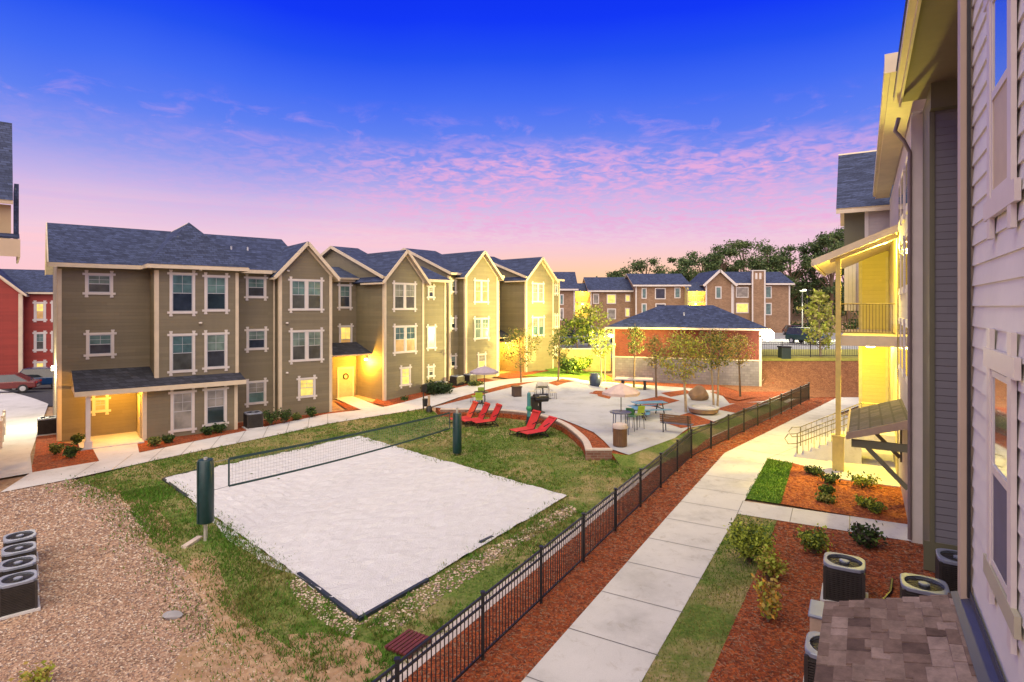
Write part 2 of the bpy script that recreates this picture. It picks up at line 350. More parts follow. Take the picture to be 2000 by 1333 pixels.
def sheet(name, poly, mat, dz=.004, step=1.2, kind='structure', zf=None, skirt=0):
    """a ground sheet draped over the terrain; poly in world x, y"""
    zf = zf or h
    bm = bmesh.new(); vs = [bm.verts.new((p[0], p[1], 0)) for p in poly]; bm.faces.new(vs)
    xs = [p[0] for p in poly]; ys = [p[1] for p in poly]
    for ax, lo, hi in ((0, min(xs), max(xs)), (1, min(ys), max(ys))):
        k = math.floor(lo/step)+1
        while k*step < hi:
            co = [0,0,0]; co[ax] = k*step; no = [0,0,0]; no[ax] = 1
            bmesh.ops.bisect_plane(bm, geom=bm.verts[:]+bm.edges[:]+bm.faces[:], plane_co=co, plane_no=no); k += 1
    if skirt:
        be = [e for e in bm.edges if e.is_boundary]
    for v in bm.verts: v.co.z = zf(v.co.x, v.co.y)+dz
    if skirt:
        r = bmesh.ops.extrude_edge_only(bm, edges=be)
        for v in r['geom']:
            if isinstance(v, bmesh.types.BMVert): v.co.z -= skirt
    bmesh.ops.triangulate(bm, faces=[f for f in bm.faces if len(f.verts) > 4])
    bmesh.ops.recalc_face_normals(bm, faces=bm.faces)
    up = [f for f in bm.faces if abs(f.normal.z) > .3]
    if up and sum(f.normal.z*f.calc_area() for f in up) < 0: bmesh.ops.reverse_faces(bm, faces=bm.faces)
    me = bpy.data.meshes.new(name); bm.to_mesh(me); bm.free(); me.materials.append(mat)
    o = bpy.data.objects.new(name, me); COL.objects.link(o)
    if kind: o['kind'] = kind
    return o
def inpoly(x, y, poly):
    c = np.zeros(len(x), bool); n = len(poly)
    for i in range(n):
        x0, y0 = poly[i][:2]; x1, y1 = poly[(i+1) % n][:2]
        if y0 == y1: continue
        k = ((y0 > y) != (y1 > y)) & (x < (x1-x0)*(y-y0)/(y1-y0)+x0); c ^= k
    return c
def rawmesh(name, verts, faces_n, mats, mi, parent=None, smooth=False):
    """verts: (n*k,3) with k verts per face in order"""
    me = bpy.data.meshes.new(name); nv = len(verts); k = faces_n; nf = nv//k
    me.vertices.add(nv); me.vertices.foreach_set('co', np.asarray(verts, np.float32).ravel())
    me.loops.add(nv); me.loops.foreach_set('vertex_index', np.arange(nv, dtype=np.int32))
    me.polygons.add(nf); me.polygons.foreach_set('loop_start', np.arange(0, nv, k, dtype=np.int32))
    for m in mats: me.materials.append(m)
    me.polygons.foreach_set('material_index', np.asarray(mi, np.int32)); me.update(); me.validate()
    o = bpy.data.objects.new(name, me); COL.objects.link(o)
    if parent: o.parent = parent
    return o
def leafcloud(name, cen, size, mats, parent=None, flat=.0, aspect=1.6, mi=None):
    n = len(cen); a = np.random.normal(size=(n,3)); a[:,2] *= (1-flat); a /= np.linalg.norm(a,axis=1)[:,None]
    b = np.cross(a, np.random.normal(size=(n,3))); b /= np.linalg.norm(b,axis=1)[:,None]
    s = (np.asarray(size)*np.random.uniform(.6,1.3,n))[:,None]
    v = np.stack([cen-a*s*aspect/2, cen+b*s/2, cen+a*s*aspect/2, cen-b*s/2], 1).reshape(-1,3)
    if mi is None: mi = np.random.randint(0, len(mats), n)
    return rawmesh(name, v, 4, mats, mi, parent)
def vnoise(x, y, s, seed=0):
    r = np.random.RandomState(seed); o = 0
    for k in range(6):
        a = r.uniform(0, 2*PI); f = s*r.uniform(.5, 2.2); o = o+np.sin((x*math.cos(a)+y*math.sin(a))*f+r.uniform(0,6.28)+1.3*np.sin((y*math.cos(a)-x*math.sin(a))*f*.7+k))
    return o/6
# ================================================================== THE GROUND
def grid_ground():
    xs = sorted(set(list(np.arange(-46, 46.1, 1.0)) + list(np.arange(-300, -46, 16)) + list(np.arange(48, 320, 16))))
    ys = sorted(set(list(np.arange(-4, 76.1, 1.0)) + list(np.arange(-40, -4, 9)) + list(np.arange(80, 420, 12))))
    vs = [(x, y, h(x, y)-.06) for y in ys for x in xs]; nx = len(xs)
    fs = [(j*nx+i, j*nx+i+1, (j+1)*nx+i+1, (j+1)*nx+i) for j in range(len(ys)-1) for i in range(nx-1)]
    me = bpy.data.meshes.new('ground'); me.from_pydata(vs, [], fs); me.materials.append(m_dirt); me.update()
    o = bpy.data.objects.new('ground', me); COL.objects.link(o); o['kind'] = 'structure'
    me.polygons.foreach_set('use_smooth', [True]*len(me.polygons))
grid_ground()

# first fence run along the path, then the run beside the patio
FA, FB, FC = Vector((-4.0, 4.55)), Vector((7.57, 24.65)), Vector((20.3, 39.9))
d1 = (FB-FA).normalized(); d2 = (FC-FB).normalized(); l1 = Vector((-d1.y, d1.x)); l2 = Vector((-d2.y, d2.x)); lm = (l1+l2)/(1+l1.dot(l2))
def off(k): return [tuple(FA+l1*k), tuple(FB+lm*k), tuple(FC+l2*k)]
PATH_L = [(-2.85,4.77),(4.8,17.9),(9.28,25.5),(21.4,39.4),(23.6,42.0)]
PATH_R = [(26.0,41.2),(19.4,34.8),(13.4,27.0),(10.77,24.6),(6.95,18.0),(-.84,4.77)]
path = PATH_L+PATH_R
sheet('path', path, m_conc, .02)
stair_pad = [(10.77,24.6),(11.5,23.9),(12.1,22.6),(14.4,20.9),(15.6,22.2),(20.9,31),(19.4,34.8),(13.4,27.0)]
sheet('stair_plaza', stair_pad, m_conc, .016)
crosswalk = [(7.6,19.2),(11.75,17.05),(11.2,15.7),(6.95,18.0)]
sheet('side_path', crosswalk, m_conc, .024)
mulch_strip = off(.85)+[(24.6,42.6)]+PATH_L[::-1][1:]
sheet('mulch_strip', mulch_strip, m_mulch, .008)
band = off(1.2)+off(.85)[::-1]
sheet('gravel_band', band, M('pale_band', (.50,.43,.40), .95, .15, 8), .014)
grass_patch = [(7.77,19.5),(10.77,24.6),(11.5,23.9),(8.73,18.95)]
sheet('grass_patch', grass_patch, m_grassb, .01)
bed_far = [(8.73,18.95),(11.5,23.9),(12.1,22.6),(14.4,20.9),(14.9,22.2),(11.9,16.9)]
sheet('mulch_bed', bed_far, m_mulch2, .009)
grass_edge = [(6.95,18.0),(7.95,17.5),(6.6,15.2),(3.3,9.9),(.6,5.2),(-.84,4.77)]
sheet('grass_edge', grass_edge, m_lawn, .009)
bed_near = [(7.95,17.5),(11.3,15.75),(13.5,15.0),(14,12),(6,2.5),(1.0,2.5),(.6,5.2),(3.3,9.9),(6.6,15.2)]
sheet('mulch_bed', bed_near, m_mulch, .006)

court = [(-12.95,21.6),(-7.55,28.8),(1.85,19.65),(-3.13,11.9)]
def sandz(x, y): return .035*float(vnoise(np.array(x), np.array(y), 2.1, 3))+.034*float(vnoise(np.array(x), np.array(y), 6.5, 5))+.026*float(vnoise(np.array(x), np.array(y), 13, 6))+.02
sheet('sand_court', court, m_sand, .03, step=.17, zf=sandz)

spill = [P2(372,978),P2(420,1015),P2(455,1030),P2(470,1052),P2(500,1066),P2(520,1085),P2(560,1100),P2(590,1128),P2(640,1165),P2(612,1152),P2(575,1122),P2(540,1112),P2(505,1096),P2(492,1082),P2(462,1066),P2(440,1052),P2(425,1028),P2(392,1006)]
sheet('sand_spill', spill, m_sand, .006, step=.5, zf=lambda x,y: 0)
gl_l = [P2(150,938),P2(240,975),P2(300,1030),P2(285,1065),P2(345,1095),P2(400,1150),P2(425,1240),P2(500,1290),P2(545,1333),(-4.4,8.0),(-3.9,6.6)]
CAPO = [(860,799),(920,799.5),(980,801),(1037,807),(1070,815),(1100,828),(1122,844),(1138,860),(1145,878)]
CAPI = [(862,796),(925,796),(985,797.5),(1055,807),(1100,820),(1130,832),(1160,845),(1180,862),(1195,878)]
WZ = .46
capo = [P2(a,b,WZ) for a,b in CAPO]; capi = [P2(a,b,WZ) for a,b in CAPI]
lawn = [P2(150,938),P2(300,900),P2(540,850),P2(640,828),P2(740,812),P2(835,797),(-4.6,35.2)]+capo+[capi[-1],(4.81,24.06),(7.57,27.2),(8.9,29.2),(12.5,33.4),(17.5,38.8)]+off(1.2)[::-1][:2]+[(-4.97,5.1)]+gl_l[::-1][:-1]
sheet('lawn', lawn, m_lawn, .0, step=1.5)
gravel = [(-18.2,23.1)]+[P2(0,962)]+[(-27,20),(-24,4),(-5.0,3.5),(-4.97,5.1)]+gl_l[::-1]
sheet('gravel', gravel, m_gravel, -.004, step=1.5)
sheet('dirt_patch', [P2(375,1092),P2(420,1085),P2(440,1140),P2(470,1200),P2(560,1262),P2(640,1310),P2(600,1345),P2(430,1350),P2(330,1333),P2(350,1275),P2(415,1235),P2(395,1170),P2(355,1130)], m_dirt, .003)
sheet('dirt_patch', [P2(560,1240),P2(640,1235),P2(735,1262),P2(760,1300),P2(700,1345),P2(600,1350),P2(575,1290)], m_dirt, .0045)
sheet('dirt_patch', [P2(205,948),P2(300,985),P2(345,1040),P2(330,1075),P2(290,1058),P2(290,1020),P2(235,985)], m_dirt, .0045)

# the left walk, its spurs and the drive beside the first block
walk_u = [P2(60,925),P2(190,903),P2(440,851),P2(640,809.5),P2(755,796)]+[(-4.4,42.0),(-.4,46.6),(5.0,49.4)]
walk_l = [P2(0,964),P2(140,937),P2(300,901),P2(540,851),P2(640,829),P2(740,813),P2(835,798)]+[(-3.7,39.6),(-.2,43.8),(5.5,47.5)]
sheet('walk', walk_u+walk_l[::-1], m_conc, .03)
drive = [(-18.45,22.45),(-20.8,25.2),(-30.5,38.4),(-44,50),(-52,40),(-34,24),(-20.5,20.0)]
sheet('drive', drive, m_conc, .022)
sheet('street', [(-29.5,37.6),(-24,58),(-60,66),(-75,58),(-52,40)], m_asph, .0)
sheet('walk_spur', [P2(195,904),P2(272,886),P2(264,848),P2(176,868)], m_conc, .024)
sheet('walk_spur', [P2(718,806),P2(757,800.5),P2(688,781),P2(650,781)], m_conc, .024)
sheet('mulch_bed', [P2(60,925),P2(195,902),P2(188,880),(-19.2,26.6),(-21.7,27.8),(-24.5,31.5),(-25.2,31),P2(68,885)], m_mulch, .012)
sheet('mulch_bed', [P2(272,884),P2(440,850.5),P2(640,809),P2(712,799),P2(652,786),(-10.2,36.2),(-19,29)], m_mulch, .012)
sheet('mulch_bed', [P2(757,796),(-4.6,41.6),(-3.0,43.8),(-1.2,45.4),(-2.5,48),(-9,41),(-9.2,38.2),P2(700,785)], m_mulch, .012)
sheet('mulch_bed', [(-.2,46.9),(4.5,49.8),(5,53.5),(0,52),(-2,48.5)], m_mulch, .02)

# the raised upper court: one mulched slab with paving on it
UZ = .27
def uz(x, y): return max(UZ, h(x, y)+.03)
upper = capo+[capi[-1],(4.81,24.06),(7.57,27.2),(8.9,29.2),(12.5,33.4),(17.5,38.8),(20.6,42.6),(21.5,47),(17,52),(6,53),(1,47.2),(-3.2,40.4),(-4.7,36.0)]
E_ = [capi[-1],(4.81,24.06),(7.57,27.2),(8.9,29.2),(12.5,33.4),(17.5,38.8)]
Q_ = [tuple(Vector(E_[0])+Vector((.2,-.9))),(5.4,22.9),(8.45,26.55),(9.9,28.85),(13.3,32.8),(18.3,38.4)]
mb = MB()
for i in range(5):
    a, b, c, d = E_[i], E_[i+1], Q_[i+1], Q_[i]
    mb.add([(a[0],a[1],.29),(b[0],b[1],.29),(c[0],c[1],.004),(d[0],d[1],.004)], [(0,1,2,3)])
o = mb.build('lawn_slope', m_lawn); o['kind'] = 'structure'
sheet('upper_court', upper, m_mulch, .0, step=1.0, zf=lambda x,y: uz(x,y)-.012, skirt=.4)
def PU(px, py): return P2(px, py, .3)
patio = [PU(858,797)]+[PU(a,b) for a,b in CAPI[3:]]+[PU(1228,889),PU(1318,856),PU(1345,836),PU(1395,828),PU(1420,812),PU(1502,789),PU(1492,784),PU(1425,789),PU(1408,770),PU(1400,764),PU(1330,757),PU(1250,752),PU(1180,746),PU(1080,750),PU(1010,762),PU(945,772),PU(845,796)]
sheet('patio', patio, m_conc2, .035, step=1.0, zf=uz)
for pp in ([(1150,770),(1185,758),(1200,768),(1190,780)], [(1232,786),(1290,774),(1328,783),(1280,796)], [(1288,823),(1345,807),(1400,826),(1330,837)],
           [(1398,800),(1440,787),(1500,786),(1440,808)], [(1290,768),(1340,762),(1352,768),(1310,776)], [(1070,758),(1098,750),(1122,753),(1088,762)], [(1385,766),(1410,764),(1478,776),(1440,783)]):
    sheet('mulch_bed', [PU(*q) for q in pp], m_mulch, .042, step=1.0, zf=uz)
ml, mt, mbb = newmat('joint'); mbb.inputs['Base Color'].default_value = (.16,.15,.14,1)
def joint(name, segs, z, w=.025):
    mb = MB()
    for a, b in segs:
        a = Vector(a+(0,)); b = Vector(b+(0,)); n = (b-a).cross(Vector((0,0,1))).normalized()*w/2
        k = max(1, int((b-a).length)); 
        for i in range(k):
            p = a.lerp(b, i/k); q = a.lerp(b, (i+1)/k)
            mb.add([(c.x, c.y, z if z is not None else uz(c.x,c.y)+.04) for c in (p-n, q-n, q+n, p+n)], [(0,1,2,3)])
    o = mb.build(name, ml); o['kind'] = 'structure'
def perp_joints():
    segs = []
    d = Vector((.503,.864)); nrm = Vector((.864,-.503))
    for i in range(12):
        a = Vector((-2.85,4.77))+d*(i*1.75+.9); w = 1.74+.16*min(1, i/9)
        segs.append((tuple(a), tuple(a+nrm*w)))
    d = Vector((.655,.756)); nrm = Vector((.756,-.655))
    for i in range(9):
        a = Vector((9.28,25.5))+d*(i*2.0+1.2); segs.append((tuple(a), tuple(a+nrm*(2.2+(.3*i if i<4 else .4)))))
    return segs
joint('path_joints', perp_joints()+[((8.9,18.5),(8.25,17.33)),((10.3,17.8),(9.6,16.6)),((10.77,24.6),(13.4,27.0)),((6.95,18.0),(7.6,19.2))], .0245)
joint('walk_joints', [(tuple(Vector(a).lerp(Vector(b), t)), tuple(Vector(c).lerp(Vector(d), t))) for a,b,c,d in ((walk_u[1],walk_u[3],walk_l[1],walk_l[4]),) for t in [i/9 for i in range(10)]], .0345)

# parking terrace behind
lot = [(15,57.5),(90,57.5),(110,92),(-2,96),(-2,60),(10,58)]
sheet('parking_lot', lot, m_lot, .03, step=2.0)
sheet('verge', [(8,60),(15,57.2),(17.5,47.6),(19,47.4),(45,47.4),(60,57.2),(15,57.3),(9,60)], m_litgrass, .05, step=1.0)
bank = [(16.5,41.2),(45,41.2),(45,48.2),(18.5,48.2),(16,50.5)]
sheet('mulch_bank', bank, m_straw, .035, step=.8, zf=lambda x,y: max(h(x,y), .25 if x<21.5 and y>42.3 else 0))
sheet('back_lawn', [(.8,48.2),(6.4,47.6),(8.6,49.2),(8.3,55),(2.5,55.5),(3.4,52.5)], m_grassb, .03, step=1.0, zf=lambda x,y: max(uz(x,y), h(x,y)))
mk = MB()
for i in range(13):
    x = 20+i*2.7; mk.box(x, x+.1, 74, 79, 0, .012)
o = mk.build('parking_lines', M('line_paint', (.7,.7,.68), .8), loc=(0,0,2.24)); o['kind'] = 'structure'
# ================================================================== BUILDINGS OF THE LEFT ROW
class Bld:
    """local frame: x along the front, y into the house, z up"""
    def __init__(s, name, ox, oy, ang, z, label, cat='apartment building', group=None):
        s.o = (ox, oy); s.a = ang; s.z = z; s.d = (math.cos(ang), math.sin(ang)); s.n = (math.sin(ang), -math.cos(ang))
        s.root = empty(name, (ox, oy, z), ang, label, cat, group)
    def u(s, px, v=0):
        r = (px-CX)/F; bx = s.o[0]+v*s.n[0]; by = s.o[1]+v*s.n[1]
        return (r*by-bx)/(s.d[0]-r*s.d[1])
    def D(s, px, v=0): return s.o[1]+v*s.n[1]+s.u(px, v)*s.d[1]
    def zz(s, px, py, v=0): return EYE-(py-HZ)/F*s.D(px, v)-s.z
def window(b, x0, x1, z0, z1, v, glassy=('teal','navy'), double=False, lugs=True, tw=.12, sash=True, light=None, muntin=True, parent=None):
    """trim boards with crossed ends, sash and two-tone panes; outer trim rect given"""
    y = -v; mb = MB(); e = .10 if lugs else 0; p = .035
    mb.box(x0, x0+tw, y-p, y, z0-e, z1+e); mb.box(x1-tw, x1, y-p, y, z0-e, z1+e)
    mb.box(x0-e, x1+e, y-p-.006, y, z1-tw*.9, z1); mb.box(x0-e, x1+e, y-p-.006, y, z0, z0+tw*.9)
    if lugs:
        for x in (x0+tw/2, x1-tw/2):
            for z in (z0-e, z1+e): mb.box(x-tw*.62, x+tw*.62, y-p-.004, y, z-.035, z+.035)
    a0, a1, c0, c1 = x0+tw, x1-tw, z0+tw*.9, z1-tw*.9; cells = []
    if double:
        xm = (a0+a1)/2; mb.box(xm-.09, xm+.09, y-p+.004, y, c0, c1); cells = [(a0, xm-.09), (xm+.09, a1)]
    else: cells = [(a0, a1)]
    zm = (c0+c1)/2; f = .035; sb = MB()
    for q0, q1 in cells:
        sb.box(q0, q0+f, y-.018, y, c0, c1); sb.box(q1-f, q1, y-.018, y, c0, c1); sb.box(q0+f, q1-f, y-.018, y, c0, c0+f); sb.box(q0+f, q1-f, y-.018, y, c1-f, c1)
        sb.box(q0+f, q1-f, y-.020, y, zm-f/2, zm+f/2)
        if muntin: 
            xm = (q0+q1)/2; sb.box(xm-.008, xm+.008, y-.012, y, zm+f/2, c1-f); sb.box(q0+f, q1-f, y-.0115, y, (zm+c1)/2-.008, (zm+c1)/2+.008)
    w = mb.build('window', m_trimw, parent or b.root)
    sb.build('sash', m_pmetal, w)
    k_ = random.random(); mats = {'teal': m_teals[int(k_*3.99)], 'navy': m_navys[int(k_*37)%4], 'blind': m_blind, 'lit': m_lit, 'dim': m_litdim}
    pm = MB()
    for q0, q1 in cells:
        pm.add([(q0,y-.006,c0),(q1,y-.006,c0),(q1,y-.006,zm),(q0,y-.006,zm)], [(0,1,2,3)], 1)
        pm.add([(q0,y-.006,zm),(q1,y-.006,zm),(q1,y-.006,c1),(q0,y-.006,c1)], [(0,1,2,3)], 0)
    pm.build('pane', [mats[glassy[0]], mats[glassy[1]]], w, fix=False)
    return w
def pwin(b, px0, px1, py0, py1, v, **k):
    x0, x1 = b.u(px0, v), b.u(px1, v); xc = (px0+px1)/2
    return window(b, x0, x1, b.zz(xc, py1, v), b.zz(xc, py0, v), v, **k)
def corner_board(mb, x, v, z0, z1, w=.14, side=0):
    mb.box(x-w if side > 0 else x, x if side > 0 else x+w, -v-.03, -v, z0, z1)
def gable_front(b, x0, x1, v, zw, zp, back, ov=.35, roofmb=None, wallmb=None, trimmb=None):
    """gable over a projecting bay: triangle of wall, two roof slopes running back, raking boards"""
    xm = (x0+x1)/2; y = -v; sl = (zp-zw)/(xm-x0); t = .14
    wallmb.add([(x0,y,zw),(x1,y,zw),(xm,y,zp-.02),(x0,back,zw),(x1,back,zw),(xm,back,zp-.02)], [(0,1,2),(3,5,4),(0,2,5,3),(1,4,5,2)])
    ze = zw-sl*ov
    for s, xe in ((-1, x0-ov), (1, x1+ov)):
        roofmb.slab([(xm,y-ov,zp+.12),(xm,back,zp+.12),(xe,back,ze+.12),(xe,y-ov,ze+.12)], t, 0, 0, 2)
        trimmb.bar((xm-s*-.0,y-ov-.025,zp+.03),(xe,y-ov-.025,ze+.03),.045,.19,0,up=(0,0,1))
        trimmb.bar((xm,y-.02,zp-.13),(xe-s*.30,y-.02,zp-.13+(ze-zp)/(xe-xm)*(xe-s*.30-xm)),.03,.16,0)
        trimmb.box(xe-.05, xe+.05, y-ov, min(back, y+2.2), ze-.06, ze+.05)
def downspout(mb, x, y, z0, z1, r=.04):
    mb.box(x-r, x+r, y-2*r-.02, y-.02, z0, z1)

LG = 'taupe townhouse blocks in a row on the left'
# ---- first block
A1 = math.atan2(.6315, .7754)
B = Bld('apartment_building', -21.65, 27.8, A1, 0, 'nearest taupe townhouse block with hipped bay and lit porch at its left end', group=LG)
b = B; EV = 8.42
uL = b.u(303,1.8); uR = b.u(466,1.8); gL = b.u(545,.6); gR = b.u(648,.6); gb0 = b.u(279,2.5); gb1 = b.u(464,2.5); uE = gR+4.2
w = MB(); w.prism([(0,0),(gL,0),(gL,-.6),(gR,-.6),(gR,3.4),(uE,3.4),(uE,10),(0,10)], -.3, EV, top=False)
w.prism([(uL,-1.8),(uR,-1.8),(uR,.0-.004),(uL,-.004)], 2.72, EV-.002, top=False)
w.prism([(gb0,-2.5),(gb1,-2.5),(gb1,-.006),(gb0,-.006)], -.3, 2.46, top=False)
w.add([(0.002,-0.002+.004,EV),(0.002,10,EV),(0.002,5,10.75)], [(0,1,2)])
rf = MB(); tr = MB()
RZ = 10.95; ry = 5.0; sl = (RZ-8.45)/(ry+.4)
xr = (gL+gR)/2+.35
rf.slab([(-.35,-.4,8.5),(xr,-.4,8.5),(xr,ry,RZ),(-.35,ry,RZ)], .14, 0, 1, 2)
rf.slab([(-.35,10.4,8.5),(xr,10.4,8.5),(xr,ry,RZ),(-.35,ry,RZ)], .14, 0, 1, 2)
w.add([(xr-.1,.0,EV),(xr-.1,10,EV),(xr-.1,ry,RZ-.2)], [(0,1,2)])
# hipped bay roof
bx0, bx1 = uL-.4, uR+.4; bm_ = b.u(374, .8); bp = 10.93; by = -2.2
rf.slab([(bx0,by,8.5),(bx1,by,8.5),(bm_,-.1,bp)], .12, 0, 1, 2)
rf.slab([(bx0,by,8.5),(bm_,-.1,bp),(bm_,ry,bp+.03),(bx0,ry,8.5)], .12, 0, 1, 2)
rf.slab([(bx1,by,8.5),(bm_,-.1,bp),(bm_,ry,bp+.03),(bx1,ry,8.5)], .12, 0, 1, 2)
gable_front(b, gL, gR, .6, EV, 10.15, 4.5, roofmb=rf, wallmb=w, trimmb=tr)
# eaves, gutters, corner boards
def eave(mb, x0, x1, y, z): mb.box(x0, x1, y-.05, y+.03, z-.17, z+.0)
eave(tr, -.35, bx0+.02, -.42, 8.47); eave(tr, bx0, bx1, by-.02, 8.47); eave(tr, bx1, gL-.33, -.42, 8.47); eave(tr, gR+.35, uE, 3.2, 8.3)
tr.box(bx0-.04, bx0+.03, by, -.42, 8.3, 8.46); tr.box(bx1-.03, bx1+.04, by, -.42, 8.3, 8.46)
for x, v, z0, z1, sd in ((0,0,0,EV-.2,0),(uL,1.8,2.75,EV-.2,0),(uR,1.8,2.75,EV-.2,1),(gL,.6,0,EV-.1,0),(gR,.6,0,EV-.1,1),(gb1,2.5,0,2.4,1),(gb0,2.5,0,2.4,0)):
    corner_board(tr, x, v, z0, z1, .16, sd)
tr.box(-.03, 0, 0, .16, 0, EV-.2); tr.box(uL-.03, uL, -1.8, -1.66, 2.75, EV-.2); tr.box(gb0-.03, gb0, -2.5, -2.36, 0, 2.4); tr.box(gL-.03, gL, -.6, -.46, 0, EV-.1); tr.box(gR, gR+.03, -.6, -.46, 0, EV-.1)
tr.bar((-.36,-.42,8.42),(-.36,ry,RZ-.08),.05,.18); tr.bar((-.36,10.4,8.42),(-.36,ry,RZ-.08),.05,.18)
downspout(tr, gL-.12, 0, .1, 8.2)
er = MB(); er.slab([(gR+.03,1.5,3.25),(uE,1.5,3.25),(uE,3.39,3.95),(gR+.03,3.39,3.95)], .10, 0, 1, 2); er.build('entry_roof', [m_roofp, m_trim, m_soff], b.root)
rr_ = MB(); rr_.slab([(gR+.1,2.9,8.4),(uE,2.9,8.4),(uE,5.6,9.3),(gR+.1,5.6,9.3)], .12, 0, 1, 2); rr_.slab([(gR+.1,9,8.4),(uE,9,8.4),(uE,5.6,9.3),(gR+.1,5.6,9.3)], .12, 0, 1, 2); rr_.build('recess_roof', [m_roof, m_trim, m_soff], b.root)
wall = w.build('wall', m_siding, b.root)
rf.build('roof', [m_roof, m_trim, m_soff], b.root)
tr.build('trim', m_trim, b.root)
# porch
p0 = b.u(147,0)-.15; pr = MB(); pz = lambda v: 2.62+(2.95-v)*.24
pr.slab([(p0,-2.95,pz(2.95)),(gb1+.3,-2.95,pz(2.95)),(gb1+.3,-1.8,pz(1.8)),(uL,-1.8,pz(1.8)),(uL,0,pz(0)),(p0,0,pz(0))], .10, 0, 1, 2)
pr.box(p0, gb1+.3, -3.0, -2.94, 2.40, 2.60, 1)
pr.box(p0, p0+.06, -2.94, -.02, 2.44, 2.56, 1)
porch = pr.build('porch_roof', [m_roofp, m_trim, m_soff], b.root)
po = MB(); px_ = b.u(172, 2.75); po.box(px_-.09, px_+.09, -2.84, -2.66, 0, 2.5); po.box(px_-.15, px_+.15, -2.90, -2.60, 0, .35); po.build('porch_post', m_trimw, b.root)
sl_ = MB(); sl_.prism([(px_-.3,-3.0),(gb0,-3.0),(gb0,-.02),(px_-.3,-.02)], -.1, .06); sl_.build('porch_floor', m_conc, b.root)
pl = MB(); pl.lathe([(.05,.14),(.11,.12),(.11,.03),(.07,0)], 12); lp = pl.build('porch_lamp', m_bulb, b.root, loc=(b.u(240,1.7), -1.7, 2.36))
lamp('porch_light', (0,0,-.12), 330, (1,.46,.04), lp, .1)
# door in the side of the ground floor bay
dm = MB(); dm.box(gb0-.05, gb0-.01, -2.0, -1.05, .06, 2.1); dd = dm.build('door', m_door, b.root); kb = MB(); kb.box(gb0-.10, gb0-.05, -1.94, -1.88, .95, 1.05); kb.build('handle', m_pmetal, dd)
# windows
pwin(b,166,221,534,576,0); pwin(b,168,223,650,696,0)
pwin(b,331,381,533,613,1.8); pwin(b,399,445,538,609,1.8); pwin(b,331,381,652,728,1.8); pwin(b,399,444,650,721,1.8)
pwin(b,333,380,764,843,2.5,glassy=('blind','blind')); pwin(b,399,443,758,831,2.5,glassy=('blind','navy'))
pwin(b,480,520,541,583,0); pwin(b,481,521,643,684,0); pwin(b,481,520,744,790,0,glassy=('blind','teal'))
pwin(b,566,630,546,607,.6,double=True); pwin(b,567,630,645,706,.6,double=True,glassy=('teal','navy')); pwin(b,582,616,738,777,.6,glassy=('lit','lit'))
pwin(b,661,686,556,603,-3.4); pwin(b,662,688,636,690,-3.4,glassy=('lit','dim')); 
pwin(b,180,212,777,806,.0,glassy=('dim','dim'))
# second entry
dx0, dx1 = b.u(662,-3.4), b.u(688,-3.4)
dm = MB(); dm.box(dx0-.12, dx0, 3.36, 3.4, .05, 2.2); dm.box(dx1, dx1+.12, 3.36, 3.4, .05, 2.2); dm.box(dx0-.12, dx1+.12, 3.358, 3.4, 2.1, 2.25); dm.box(dx0, dx1, 3.375, 3.4, .05, 2.1, 1)
d2o = dm.build('door', [m_trim, m_door], b.root); wr = MB(); 
wr.tube([( (dx0+dx1)/2+.18*math.cos(a), 3.345, 1.6+.18*math.sin(a)) for a in [i*PI/8 for i in range(17)]], .04, 6); wr.build('wreath', leafmat('wreath_leaf', (.06,.08,.03)), d2o)
lp = pl.build('porch_lamp', m_bulb, b.root, loc=(b.u(716,-1.9), 2.0, 2.75)); lamp('porch_light', (-.25,-.2,-.12), 850, (1,.47,.04), lp, .1)
# end wall lamp washing the drive
ep = MB(); ep.box(-.16,0,4.4,4.6,3.0,3.25); lp = ep.build('unseen_wall_lamp', m_bulb, b.root); lamp('drive_light', (-.6,4.5,3.0), 900, (1,.86,.5), lp, .15)
for px, py in ((484,474),(452,462)):
    vn = MB(); x = b.u(px,-2.6); vn.tube([(x,2.6,9.5),(x,2.6,10.05)], .06, 8); vn.build('roof_vent', m_pmetal, b.root)
for px, py, v in ((391,633,1.8),(562,531,.6),(560,633,.6),(560,730,.6),(391,530,1.8)):
    fl = MB(); x = b.u(px,v); z = b.zz(px,py,v); fl.lathe([(.07,.0),(.09,.05),(.05,.10)], 8, (x,-v-.08,z)); fl.build('wall_fitting', m_trimw, b.root)

